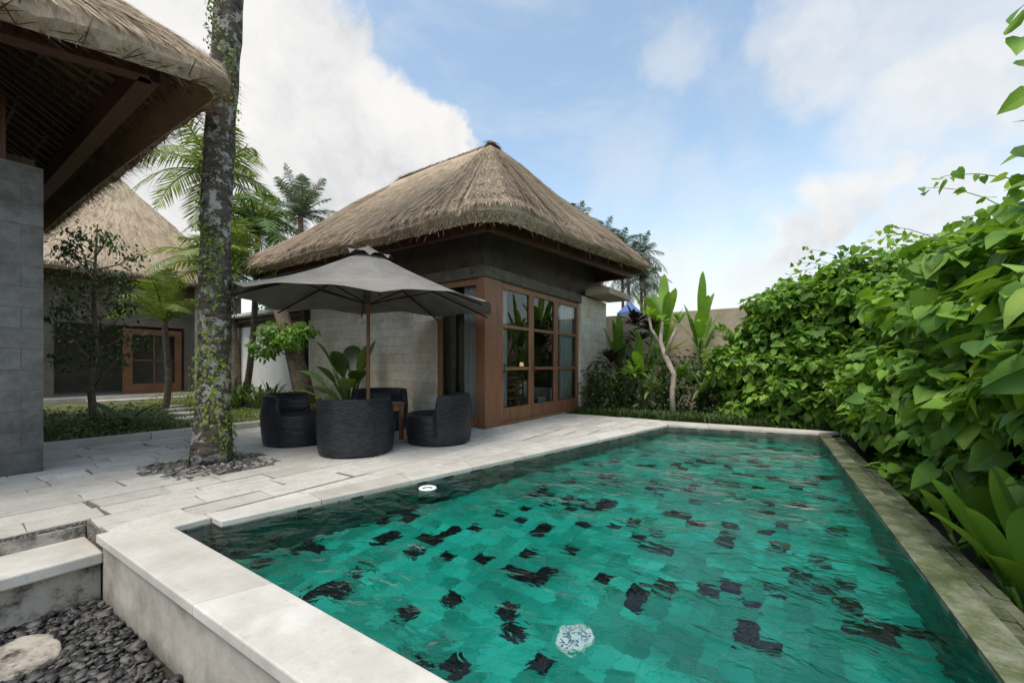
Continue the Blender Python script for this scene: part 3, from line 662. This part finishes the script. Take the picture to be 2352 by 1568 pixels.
g=G().box((-19.3,2.2,.16),(-19.,2.9,3.9)).box((-19.3,2.9,2.5),(-19.,8.,3.9)).box((-19.3,6.25,.16),(-19.,8.,2.5)).box((-25,.8,.16),(-19.3,1,3.9)).box((-22,1,.16),(-21.8,9,3.9)).box((-22,8,.16),(-19.0,8.2,3.9)); mkg('wall',g,M['housewall'],v2)
mkg('column',G().box((-18.5,6.4,.16),(-18.15,6.75,4.)),M['stone'],v2); mkg('column',G().box((-18.5,2.1,.16),(-18.15,2.45,4.)),M['wood_dark'],v2)
g=G().box((-19.05,4.5,.16),(-18.96,4.75,2.4)).box((-19.05,5.95,.16),(-18.96,6.15,2.4)).box((-19.05,4.75,.16),(-18.96,5.95,.5)).box((-19.05,4.75,2.2),(-18.96,5.95,2.4)).box((-19.03,4.75,1.3),(-18.98,5.95,1.34)).box((-19.03,5.33,.5),(-18.98,5.37,2.2))
dd=mkg('door',g,M['wood_red'],v2); mk('glass_pane',[(-19,4.75,.5),(-19,5.95,.5),(-19,5.95,2.2),(-19,4.75,2.2)],[(0,1,2,3)],M['glass'],dd)
thatch_roof([(-17.7,.2,3.95),(-17.7,8.2,3.95),(-26.5,8.2,3.95),(-26.5,.2,3.95)],(-21.6,4.9,8.4),(-23,4.9,8.4),.25,v2,18000,1.12,.8,wscale=1.8)
ww=thing('garden_wall','white plastered garden wall with dark capped canopy','wall',(-14,7.2,0))
mkg('wall',G().box((-17.2,7.0,0),(-11.45,7.2,2.45)),M['whitewall'],ww)
mkg('cap',G().box((-17.3,6.85,2.6),(-11.3,7.5,2.7)).box((-17.2,7.02,2.45),(-11.4,7.18,2.6)),M['darkwall'],ww)
mkg('gutter',G().box((-17.3,6.55,2.76),(-11.3,7.3,2.85)),M['whitewall'],ww)
mkg('post',G().box((-11.42,6.45,0),(-11.26,6.58,2.75)),M['wood_dark'],ww)
tag(mkg('garden_wall',G().box((-4.9,12.2,-.47),(3.5,12.45,2.62)),M['concrete'],bevel=.01),'tan weathered concrete garden wall behind the plants','wall')
mkg('flower_bed',G().prism([(-4.62,9.11),(-2.37,9.11),(.62,9.21),(.75,8.4),(4,8.4),(4,12.2),(-4.62,12.2)],-.46,-.02),M['soil'],struct='structure')
# ---------------------------------------------------------------- umbrella
UX,UY=-5.4,4.1
um=thing('patio_umbrella','open taupe canvas patio umbrella on wooden pole','umbrella',(UX,UY,0))
def canopy(R,z0,z1,Nn=96,rows=9,r0=0.,sc=.05,sag=.09):
    V=[];F=[]
    for j in range(rows+1):
        t=j/rows
        for i in range(Nn):
            a=2*math.pi*i/Nn+.2; k=abs(math.sin(4*(a-.2)))
            r=r0+(R-r0)*t*(1-sc*k*t); z=z1+(z0-z1)*(t**1.02)-sag*.5*math.sin(math.pi*t)-sag*k*t*(1-t)*2.2+.07*k*t*t
            z+=.03*math.sin(a*3+1)*t*t+.008*math.sin(a*17+t*9)*t
            V.append((UX+r*math.cos(a),UY+r*math.sin(a),z+.07*t*(-math.cos(a+.2))))
    for j in range(rows):
        for i in range(Nn): F.append((j*Nn+i,(j+1)*Nn+i,(j+1)*Nn+(i+1)%Nn,j*Nn+(i+1)%Nn))
    return V,F
mk('canopy',*canopy(1.95,2.04,2.84,r0=.12),M['canvas'],um,smooth=True)
V,F=canopy(.38,2.80,2.95,rows=4,sc=.12,sag=.02,r0=.02); V=[(x_,y_,z_-(.03*math.sin(math.atan2(y_-UY,x_-UX)*3+1)*min(1,math.hypot(x_-UX,y_-UY)/.38)**2)) for x_,y_,z_ in V]; mk('vent_cap',V,F,M['canvas'],um,smooth=True)
mkg('pole',G().tube([(UX,UY,.02),(UX,UY,1.4),(UX,UY,2.97)],[.028,.028,.024],12),M['wood_red'],um)
g=G()
for i in range(8):
    a=i*math.pi/4+.2; ca,sa=math.cos(a),math.sin(a); tz=.07*(-math.cos(a+.2))+.03*math.sin(a*3+1)
    g.beam((UX+.03*ca,UY+.03*sa,2.72),(UX+1.0*ca,UY+1.0*sa,2.34+tz*.4),.02,.022); g.beam((UX+1.0*ca,UY+1.0*sa,2.34+tz*.4),(UX+1.93*ca,UY+1.93*sa,1.995+tz),.02,.022); g.beam((UX+.04*ca,UY+.04*sa,2.08),(UX+.95*ca,UY+.95*sa,2.33+tz*.3),.016,.018)
mkg('rib',g,M['wood_dark'],um)
mkg('base',G().tube([(UX,UY,0),(UX,UY,.06),(UX,UY,.1),(UX,UY,.25)],[.24,.23,.06,.045],20),M['metal'],um)
tb=thing('low_table','low square wooden slatted table between wicker chairs','table',(UX,UY,0))
g=G(); h_=.38
for k in range(7): g.box((UX-h_+k*.109,UY-h_,.55),(UX-h_+k*.109+.1,UY+h_,.58))
mkg('top',g,M['wood'],tb,bevel=.003); q_=.34; mkg('apron',G().box((UX-q_,UY-q_,.45),(UX+q_,UY-q_+.03,.549)).box((UX-q_,UY+q_-.03,.45),(UX+q_,UY+q_,.549)).box((UX-q_,UY-q_+.03,.45),(UX-q_+.03,UY+q_-.03,.549)).box((UX+q_-.03,UY-q_+.03,.45),(UX+q_,UY+q_-.03,.549)),M['wood'],tb)
for a in (-.37,.32):
    for b in (-.37,.32): mkg('leg',G().box((UX+a,UY+b,0),(UX+a+.05,UY+b+.05,.548)),M['wood'],tb)
def chairmesh():
    n=120;V=[];F=[];UV=[]
    def h(th):
        d=abs(th); t=min(max((d-rad(80))/rad(6),0),1); t=t*t*(3-2*t); return .71-(.71-.42)*t
    rows=[]
    rad_=lambda z:.455+.035*math.sin(min(z/.7,1)*math.pi*.9)
    NO=34
    for j in range(2*NO): rows.append(('o',j/(2*NO-1)))
    rows+= [('r',.5),('i',1.),('i',.5),('i',0.),('s',.6),('s',.0)]
    for jj,(typ,q) in enumerate(rows):
        for i in range(n+1):
            th=-math.pi+2*math.pi*i/n; H=h(th)
            if typ=='o': z=.015+(H-.02)*q; r=rad_(z)+(.005 if jj%2 else -.004); v=z
            elif typ=='r': z=H+.012; r=rad_(H)-.03; v=H+.03
            elif typ=='i': z=.39+(H-.01-.39)*q; r=rad_(H)-.065-.02*(1-q); v=z+.1
            else: z=.395; r=(rad_(.4)-.085)*q; v=r
            V.append((r*math.cos(th),r*math.sin(th),z)); UV.append((th*.49,v))
    for j in range(len(rows)-1):
        for i in range(n): F.append((j*(n+1)+i,j*(n+1)+i+1,(j+1)*(n+1)+i+1,(j+1)*(n+1)+i))
    return V,F,UV
V,F,UV=chairmesh()
cushV,cushF=G().tube([(0,0,.385),(0,0,.40),(0,0,.425),(0,0,.435)],[.33,.36,.35,.3],32).get()
first=None
for k,(x,y,lab) in enumerate(((-4.84,3.49,'black wicker tub chair with its rounded back towards the pool'),(-6.16,3.44,'black wicker tub chair beside the palm trunk'),(-4.46,4.66,'black wicker tub chair near the wooden corner post'),(-6.2,4.95,'black wicker tub chair near the planted bed'))):
    e=thing('wicker_chair',lab,'chair',(x,y,.004),'wicker chairs around the umbrella table')
    aim=[math.atan2(y-UY,x-UX),rad(-146),rad(30),math.atan2(y-UY,x-UX)][k]
    e.rotation_euler=(0,0,aim)
    if first is None:
        b=mk('body',V,F,M['wicker'],e,smooth=True,uv=UV,world=False); c=mk('cushion',cushV,cushF,M['cushion'],e,smooth=False,world=False); first=(b,c)
    else:
        for o in first:
            q=o.copy(); q.parent=e; COL.objects.link(q)
# ---------------------------------------------------------------- plants
def frondgeo(g,base,azm,elv,Ln,droop,ll,nl=30,w=.03,ld=.55):
    base=np.array(base,float); hd=np.array([math.cos(azm),math.sin(azm),0]); s=np.linspace(0,1,nl+1)
    pts=base+hd*(Ln*s*math.cos(elv))[:,None]*(1-.12*s[:,None]); pts[:,2]+=Ln*(math.sin(elv)*s-droop*s*s)
    g.tube([tuple(p) for p in pts[::5]],list(np.linspace(.022,.004,len(pts[::5]))*Ln*.6),5,False)
    T=nrm(np.gradient(pts,axis=0)); sd=nrm(np.cross(T,np.array([0,0,1.]))); up=np.cross(sd,T)
    for sg in (1,-1):
        k=slice(3,nl+1); n=nl-2
        prof=np.sin(np.clip(s[k]*.93+.1,0,1)*math.pi)**.6*.8+.2
        dr=nrm(sd[k]*sg+T[k]*.65+up[k]*.15+np.array([0,0,-ld])*rng.uniform(.5,1.3,(n,1))+rng.normal(0,.09,(n,3)))
        g.add(*strips(pts[k],dr,up[k],ll*prof*rng.uniform(.85,1.1,n),w,0.,.25*rng.random()))
def palm(name,label,base,top,r0,r1,nf,Ln,ll,mat,bark,nl=30,w=.03,group=None,el=(.2,1.2),droop=(.4,.9),ld=.55,seg=14):
    e=thing(name,label,'palm tree',base,group)
    b=np.array(base);t=np.array(top); pts=[tuple(b+(t-b)*s+np.array([.15*math.sin(s*2.6),.1*math.sin(s*3),0])*(s>0)*(1-s)) for s in np.linspace(0,1,seg)]
    mkg('trunk',G().tube(pts,[r1+(r0-r1)*(1-s)**1.5 for s in np.linspace(0,1,seg)],12,jit=.12),bark,e,smooth=True)
    g=G()
    for i in range(nf):
        a=i*2.39996+random.uniform(-.2,.2); q=i/nf
        elv=el[1]*(1-q)+el[0]*q+random.uniform(-.12,.12)
        frondgeo(g,top,a,elv,Ln*random.uniform(.85,1.1),droop[0]+(droop[1]-droop[0])*q,ll,nl,w,ld)
    mkg('crown',g,mat,e); return e
pt=thing('palm_tree','tall mottled palm trunk with ivy growing from pebble pit','palm tree',(-5.78,2.15,0))
base=np.array([-5.78,2.15,0.]); top=np.array([-5.62,2.27,5.6]); seg=60; pts=[];rs=[]
for s in np.linspace(0,1,seg):
    z=11*s; p=base+(top-base)*(z/5.6); pts.append(tuple(p+np.array([0.02*math.sin(z*1.3),.02*math.cos(z*1.1),-.05 if s==0 else 0]))); rs.append((.16+.06*math.exp(-z*1.5))*(1-.012*z)*(1+.03*math.sin(z*9)))
mkg('trunk',G().tube(pts,rs,24,jit=.08),M['bark'],pt,smooth=True)
n=7500; z=rng.random(n)*6.; a=rng.random(n)*6.28
dn=np.sin(a*2+z*1.7)+np.sin(z*3.1+a)+.9*np.sin(z*1.1-a*1.3+1)+rng.normal(0,.45,n)-.08*np.maximum(z-2,0); k=dn>.65; z=z[k];a=a[k];n=len(z)
r=.165+.065*np.exp(-z*1.4)+.045*rng.random(n); cxy=base[:2]+(top-base)[:2]*(z/5.6)[:,None]
P_=np.stack([cxy[:,0]+r*np.cos(a),cxy[:,1]+r*np.sin(a),z],1); o_=np.stack([np.cos(a),np.sin(a),np.zeros(n)],1)
X,Y,Z=orient(n,o_*1.3,.2,.35); V,F=inst(HEART_V,HEART_F,P_,X,Y,Z,.015+.024*rng.random(n)); mk('ivy',V,F,M['leaf_ivy'],pt)
g=G()
for i in range(16): frondgeo(g,(-5.46,2.38,10.9),i*2.4,1.1-i*.07,3.0,.7,.7,26,.05)
mkg('crown',g,M['leaf_palm'],pt)
palm('palm_tree','tall coconut palm with broad drooping fronds behind the house',(-16.4,6.9,0),(-16.3,6.2,7.5),.2,.13,18,3.0,.8,M['leaf_areca'],M['bark_brown'],44,.04)
palm('palm_tree','bushy areca palm with yellow green arching fronds',(-12.5,4.9,0),(-12.3,5.0,3.4),.1,.07,28,2.6,.62,M['leaf_areca'],M['bark_brown'],44,.028,el=(.4,1.45),droop=(.45,.7),ld=.35)
palm('palm_tree','bushy areca palm with yellow green arching fronds',(-13.1,3.9,0),(-13.1,3.9,2.2),.08,.06,14,2.0,.5,M['leaf_areca'],M['bark_brown'],36,.028,el=(.6,1.45),droop=(.35,.6),ld=.35)
palm('palm_tree','slender palm with feathery fronds among garden plants',(-13.5,5.9,0),(-13.3,6.2,5.0),.1,.07,24,2.5,.62,M['leaf_palm'],M['bark_brown'],40,.03,el=(.3,1.3),droop=(.5,.9),ld=.45)
palm('palm_tree','distant coconut palm with upright dark fronds',(-27.3,15.4,0),(-27.3,15.4,11.),.25,.16,26,3.7,.8,M['leaf_farpalm'],M['bark_brown'],34,.055,el=(.0,1.4),droop=(.15,.6),ld=.3)
for i,(x,y,z,l) in enumerate(((-13.0,27.3,11.2,2.2),(-11.6,28.6,10.1,2.3),(-10.5,29.8,9.6,2.3),(-9.3,30.3,9.0,2.3),(-9.9,29.4,8.0,2.4),(-8.9,30,7.2,2.1))):
    palm('palm_tree','distant soft green coconut palm rising behind the thatched roof',(x,y,0),(x,y,z),.15,.09,20,l,.65,M['leaf_farpalm'],M['bark_brown'],30,.042,group='distant palms behind the villa',el=(-.6,1.3),droop=(.3,.9))
tr=thing('garden_tree','slim dark leafed garden tree with thin branching trunk','tree',(-11.8,2.35,.04))
g=G(); g.tube([(-11.8,2.35,0),(-11.75,2.3,.7),(-11.9,2.4,1.5),(-11.8,2.35,2.6),(-11.75,2.4,4.0)],[.07,.06,.05,.035,.01],8,jit=.2)
brs=[]
for i in range(24):
    z0=.7+i*.125; a=i*2.4; l=random.uniform(.5,1.1)*(1-.5*(z0-1.8)/2.2 if z0>1.8 else 1); q=(-11.82+l*math.cos(a),2.37+l*math.sin(a),z0+l*.7); g.tube([(-11.82,2.37,z0),((-11.82+q[0])/2,(2.37+q[1])/2,z0+l*.25),q],[.02,.014,.004],5); brs.append(q)
mkg('trunk',g,M['bark_brown'],tr)
V,F=foliage([((q[0]*.8-11.82*.2,q[1]*.8+2.37*.2,q[2]-.1),(.3,.3,.26)) for q in brs],75,.095,LEAF_V,LEAF_F,.3,.6,inner=.9); mk('crown',V,F,M['leaf_dark'],tr)
def bigleaf(g,base,azm,elv,Ln,W,droop,fold=.15,nseg=9,petiole=.35,tear=0):
    base=np.array(base,float); hd=np.array([math.cos(azm),math.sin(azm),0]); sd=np.array([-math.sin(azm),math.cos(azm),0])
    s=np.linspace(0,1,nseg+1); f=lambda q: base+hd*(Ln*q*math.cos(elv))+np.array([0,0,1])*Ln*(math.sin(elv)*q-droop*q**2.2)
    tot=1+petiole
    g.tube([tuple(f(q)) for q in np.linspace(0,petiole/tot,4)],[.012*Ln+.004]*4,6)
    V=[];F=[]
    for i,q in enumerate(s):
        p=f(petiole/tot+q/tot); w=W*.5*(math.sin(math.pi*min(q*.97+.03,1))**.65)*(1 if q<1 else .02)
        up=np.array([0,0,1.]); jt=random.uniform(-tear,tear)
        V+= [p+sd*w+up*(w*fold+jt),p+sd*w*.5+up*w*fold*.6,p,p-sd*w*.5+up*w*fold*.6,p-sd*w+up*(w*fold-jt)]
    for i in range(nseg):
        for j in range(4): F.append((i*5+j,i*5+j+1,(i+1)*5+j+1,(i+1)*5+j))
    g.add(V,F)
def bigplant(name,label,cat,base,specs,mat,**k):
    g=G()
    for s in specs: bigleaf(g,(base[0]+random.uniform(-.08,.08),base[1]+random.uniform(-.08,.08),base[2]),*s[:5],**k)
    o=mkg(name,g,mat,smooth=True); tag(o,label,cat); return o
bigplant('large_leaf_plant','broad leafed green plant against the stone wall','plant',(-8.3,5.85,.05),[(a,e,l,w,d) for a,e,l,w,d in ((.3,1.35,2.0,.4,.2),(2.4,1.2,2.5,.42,.3),(3.6,.95,2.3,.42,.4),(4.6,1.15,1.9,.4,.35),(5.6,.9,1.9,.38,.35),(1.2,1.3,2.2,.38,.2),(-.4,1.05,2.1,.38,.4),(3.1,1.25,2.4,.42,.35),(4.1,.7,1.6,.38,.3),(5.1,1.3,2.1,.38,.3),(4.3,1.3,2.6,.42,.35),(3.4,.7,1.7,.38,.3),(4.9,.8,1.3,.36,.4),(2.9,1.,1.5,.36,.5))],M['leaf_dark'],petiole=.9)
bigplant('large_leaf_plant','broad leafed plant rising beside the lawn','plant',(-9.3,2.2,.05),[(a,e,l,w,d) for a,e,l,w,d in ((2.8,.7,.8,.2,.3),(1,.9,.9,.2,.3),(5,.8,.8,.2,.4),(4,1,.9,.22,.3),(0,.8,.8,.2,.4))],M['leaf_dark'])
def banana(base,n,h,label,el0=1.15,Lr=(1.3,1.8),mat='leaf_banana'):
    e=thing('banana_plant',label,'banana plant',base,'banana plants')
    mkg('stem',G().tube([base,(base[0]+.03,base[1],base[2]+h*.5),(base[0],base[1]+.04,base[2]+h)],[.08,.06,.045],10),M['leaf_areca'],e)
    g=G()
    for i in range(n):
        a=i*2.4+random.random(); bigleaf(g,(base[0],base[1],base[2]+h*random.uniform(.6,1)),a,random.uniform(el0-.25,1.48),random.uniform(*Lr),random.uniform(.19,.28),random.uniform(.03,.35),petiole=.25,nseg=12,tear=.015,fold=.35)
    mkg('leaf',g,M[mat],e,smooth=True)
banana((-2.85,11.2,-.02),11,2.1,'banana plant with upright glowing leaves by the wall')
banana((-3.9,10.9,-.02),9,1.3,'banana plant with broad leaves beside the stone wall')
banana((-2.0,11.4,-.02),11,1.9,'young banana plant against the tan wall')
banana((-3.2,10.6,-.02),9,1.0,'leafy banana plant in the back bed',.8)
fg=thing('frangipani_tree','frangipani with pale crooked trunk and sparse leaves','tree',(-2.35,10.0,0))
g=G(); g.tube([(-2.32,10.0,-.05),(-2.36,10.05,.5),(-2.3,9.95,.95),(-2.5,10.,1.35),(-2.62,10.05,1.7),(-2.6,10.1,2.15)],[.075,.065,.06,.06,.05,.03],10,jit=.15)
g.tube([(-2.5,10,1.35),(-2.35,9.95,1.75),(-2.2,10.,2.1)],[.05,.04,.03],8); g.tube([(-2.62,10.05,1.65),(-2.85,10.1,2.0),(-2.9,10.1,2.3)],[.045,.035,.025],8)
mkg('trunk',g,M['bark_pale'],fg,smooth=True)
g=G()
for c in ((-2.6,10.1,2.15),(-2.2,10,2.1),(-2.9,10.1,2.3)):
    for i in range(9): bigleaf(g,c,i*.9+random.random(),random.uniform(.2,1.1),.42,.1,.4,nseg=5,petiole=.1)
mkg('crown',g,M['leaf_banana'],fg,smooth=True)
def rosette(name,label,cat,base,n,Ln,W,mat,z=0,el=(.3,1.3)):
    g=G()
    for i in range(n): bigleaf(g,(base[0],base[1],base[2]+z),i*2.4,random.uniform(*el),Ln*random.uniform(.7,1.1),W,random.uniform(.2,.6),nseg=6,petiole=.05,fold=.3)
    return tag(mkg(name,g,M[mat],smooth=True),label,cat)
for (x,y,z) in ((-3.3,10.6,1.7),(-3.9,10.3,1.2),(-3.5,10.9,2.2),(-3.05,10.7,2.0)): rosette('cordyline_plant','dark purple cordyline rosette beside the banana leaves','plant',(x,y,0),28,.7,.1,'leaf_purple',z)
for i in range(14):
    x=-4.35+i*.29; rosette('shrub','low strap leafed shrub growing in the back bed','plant',(x,9.9+random.uniform(-.3,.8),0),20,random.uniform(.5,.95),.08,random.choice(['leaf_dark','leaf_banana','leaf_purple','leaf_palm']),random.uniform(.0,1.0))
V,F=foliage([((-4.1,10.4,.4),(.6,.6,.95)),((-3.2,10.7,.45),(.8,.7,1.0)),((-2.2,10.9,.45),(.8,.6,1.0)),((-1.3,10.9,.45),(.7,.6,1.1))],170,.12,LEAF_V,LEAF_F,.5,.6,-.05,.5)
us=thing('shrub_border','mixed dark green shrubs filling the back bed','shrub',(-2.8,10.7,0)); mk('leaves',V,F,M['leaf_dark'],us)
def tufts(name,n,x0,x1,y0,y1,z,h,w,mat,label,mask=None):
    P=np.stack([rng.uniform(x0,x1,n),rng.uniform(y0,y1,n),np.full(n,z)],1)
    if mask is not None: P=P[mask(P)]
    n=len(P); a=rng.random(n)*6.28; T=nrm(np.stack([np.cos(a)*.5,np.sin(a)*.5,np.ones(n)],1)); Nn=nrm(np.stack([-np.cos(a),-np.sin(a),.5*np.ones(n)],1))
    V,F=strips(P,T,Nn,h*(.5+rng.random(n)),w,-.3*h,.15); o=mk(name,V,F,mat,struct='stuff'); return tag(o,label,'grass',kind='stuff')
tufts('grass_edging',5200,-4.55,.4,9.25,10.0,-.02,.2,.014,M['leaf_dark'],'tufty dark grass edging along the back bed')
tufts('grass',14000,-16.,-8.5,.9,6.8,.04,.045,.012,M['grass'],'short mossy grass between stepping stones')
V,F=foliage([((-9.2+.35*random.uniform(-1,1),1.2+i*.28,.1),(.5,.3,.16+.08*random.random())) for i in range(7)]+[((-10.3+random.uniform(-.4,.4),1.0+i*.35,.15),(.5,.4,.3)) for i in range(6)],330,.055,LEAF_V,LEAF_F,.9,.5,.0,.4)
tag(mk('ground_cover',V,F,M['leaf_palm'],struct='stuff'),'low leafy ground cover behind the stone curb','ground cover')
V,F=foliage([((-9.4,4.2,.1),(.7,.5,.16)),((-9.5,5.3,.12),(.6,.5,.2)),((-14.5,4.6,.15),(.8,.6,.25))],330,.05,LEAF_V,LEAF_F,.9,.5,.0,.4)
tag(mk('ground_cover',V,F,M['leaf_ivy'],struct='stuff'),'bright clipped ground cover near the lawn','ground cover')
for i in range(4): tag(mkg('stepping_stone',flatstone(-10.5-i*1.2,3.6+.25*i,.35,.3,.0,.06),M['coping'],bevel=.01),'flat stepping stone set in the mossy lawn','stepping stone','stepping stones in the lawn')
ct=thing('cut_tree_trunk','leaning cut tree trunk with leafy sprouts','tree',(-10.1,5.7,0))
mkg('trunk',G().tube([(-9.95,5.8,0),(-10.15,5.7,.9),(-10.4,5.6,1.7),(-10.72,5.5,2.62),(-10.73,5.5,2.64)],[.24,.21,.18,.17,.13],14,jit=.15),M['bark_brown'],ct,smooth=True)
V,F=foliage([((-10.5,5.3,1.95),(.4,.4,.28)),((-10.0,5.4,1.8),(.45,.4,.28)),((-10.85,5.2,1.6),(.4,.4,.28)),((-9.8,5.6,2.0),(.3,.3,.22))],170,.13,LEAF_V,LEAF_F,.9,.5,0,.7); mk('leaves',V,F,M['leaf_banana'],ct)
for i in range(7): rosette('agave_plant','dark strap leafed plant in the bed by the white wall','plant',(-10.6-i*.42,5.3+random.uniform(-.4,.6),.04),24,1.05,.07,'leaf_palm',0,(.8,1.45))
V,F=foliage([((-16,9.5,2.2),(1.6,1.2,2.2)),((-19.5,10.5,2.6),(2,1.5,2.6))],60,.2,LEAF_V,LEAF_F,.4,.6,0,.4)
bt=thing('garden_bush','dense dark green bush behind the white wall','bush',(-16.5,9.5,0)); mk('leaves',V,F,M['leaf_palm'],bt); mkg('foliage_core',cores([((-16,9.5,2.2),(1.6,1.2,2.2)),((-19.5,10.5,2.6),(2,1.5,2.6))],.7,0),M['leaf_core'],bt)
# vine hedge
def sub(lumps,k):
    out=[]
    for c,r in lumps:
        for i in range(k):
            d=nrm(np.array([random.gauss(-.5,.8),random.gauss(-.3,.8),random.gauss(.5,.6)])); q=random.uniform(.2,.5)
            p=np.array(c)+d*np.array(r)*random.uniform(.85,1.1); out.append((tuple(p),(q,q,q*.6)))
    return out
groups=[([((-.75,10.6,.75),(.7,.75,1.25)),((.05,10.6,1.35),(.9,.95,1.6)),((.2,9.9,.5),(.7,.55,.85))],'lower bright green vine mound by the pool corner',.13,125),
 ([((1.45,10.3,1.55),(1.2,1.15,1.8)),((1.3,9.4,.5),(.7,.85,.95))],'tall climbing vine mound with heart shaped leaves',.135,115),
 ([((2.25,7.9,1.45),(1.25,1.35,1.55)),((1.6,7.3,.35),(.7,1.45,.9))],'thick climbing vine overhanging the mossy coping',.15,95),
 ([((2.25,5.6,1.25),(1.05,1.35,1.7)),((1.75,5.2,.35),(.64,1.35,.88)),((1.85,3.9,.9),(.6,.78,1.15))],'broad heart leafed vine close to the pool edge',.18,75)]
for lumps,lab,sz,dn_ in groups:
    e=thing('vine_hedge',lab,'hedge',(lumps[0][0][0],lumps[0][0][1],-.47),'climbing vine hedge')
    V,F=foliage(lumps,dn_,sz,HEART_V,HEART_F,.75,.5,-.45,.45,.5); g=G().add(V,F)
    V,F=foliage(sub(lumps,15),dn_*1.35,sz*.85,HEART_V,HEART_F,1.0,.55,-.4,.6,.6); g.add(V,F)
    P_=[]
    for i in range(20):
        c,r=random.choice(lumps); a=random.uniform(1.8,5); st_=np.array(c)+np.array(r)*np.array([math.cos(a)*.6,math.sin(a)*.6,.8]); l=random.uniform(.4,.9)
        d=np.array([math.cos(a)*random.uniform(.3,1),math.sin(a)*.6,random.uniform(.1,.9)]); pp=[tuple(st_+d*l*q+np.array([0,0,-.35*l*q*q])) for q in (0,.3,.6,.85,1)]
        g.tube(pp,[.006,.005,.004,.003,.002],5); P_+= [np.array(x_)+rng.normal(0,.03,3) for x_ in pp for _ in (0,1)]  # vine tendril stems, merged into the leaves mesh with its leaf material
    P_=np.array(P_); X,Y,Z=orient(len(P_),rng.normal(0,.5,(len(P_),3)),.5,.4); V,F=inst(HEART_V,HEART_F,P_,X,Y,Z,rng.uniform(.05,.12,len(P_))); g.add(V,F)
    mkg('leaves',g,M['leaf_vine'],e)
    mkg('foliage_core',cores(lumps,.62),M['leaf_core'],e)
g=G(); vs=thing('vine_branch','thin vine branch with a few large hanging leaves','vine',(1.5,4.2,2.6))
g.tube([(1.6,4.6,2.4),(1.35,4.2,2.9),(1.2,3.95,3.2),(1.13,3.8,3.35)],[.014,.011,.008,.004],6); mkg('stem',g,M['bark_brown'],vs)
P_=np.array([(1.13,3.8,3.3),(1.12,3.82,3.12),(1.15,3.86,3.0),(1.16,3.9,2.65),(1.2,4.0,2.85),(1.12,3.78,3.2),(1.2,4.05,2.55)]); X,Y,Z=orient(len(P_),np.tile([-.6,-.6,0],(len(P_),1)),.4,.3)
V,F=inst(HEART_V,HEART_F,P_,X,Y,Z,.15); mk('leaves',V,F,M['leaf_vine'],vs)
bigplant('large_leaf_plant','glossy broad leafed plant leaning over the mossy coping','plant',(1.2,3.85,-.45),[(3.6,1.25,1.05,.2,.25),(4.4,1.3,1.15,.2,.25),(2.6,1.2,1.2,.2,.25),(3.1,1.35,1.3,.22,.2),(4.9,1.15,1.0,.2,.3),(2.,1.3,1.2,.2,.2),(4.0,1.0,.85,.18,.25),(3.3,1.1,1.1,.2,.3)],M['leaf_banana'],petiole=.4,nseg=14,fold=.4)
bigplant('large_leaf_plant','glossy broad leafed plant leaning over the mossy coping','plant',(1.18,4.9,-.45),[(3.6,1.2,.85,.18,.25),(4.4,1.3,.95,.18,.25),(2.6,1.2,.9,.18,.25),(3.1,1.35,1.0,.18,.2)],M['leaf_banana'],petiole=.4,nseg=12,fold=.4)
bp=thing('blue_parasol','blue cloth parasol visible beyond the garden wall','umbrella',(-5.6,16.8,0))
V=[(-5.6,16.8,3.75)];F=[]
for j,(r,z) in enumerate(((.08,3.65),(.28,3.45),(.5,3.25),(.5,3.05))):
    for i in range(16):
        a=i*math.pi/8; rr=r*(1 if i%2 else .94); V.append((-5.6+rr*math.cos(a),16.8+rr*math.sin(a),z))
for i in range(16): F.append((0,1+i,1+(i+1)%16))
for j in range(3):
    for i in range(16): F.append((1+j*16+i,1+(j+1)*16+i,1+(j+1)*16+(i+1)%16,1+j*16+(i+1)%16))
mk('canopy',V,F,M['bluecloth'],bp); mkg('pole',G().tube([(-5.6,16.8,-.47),(-5.6,16.8,3.8)],[.03,.03],8),M['metal'],bp)
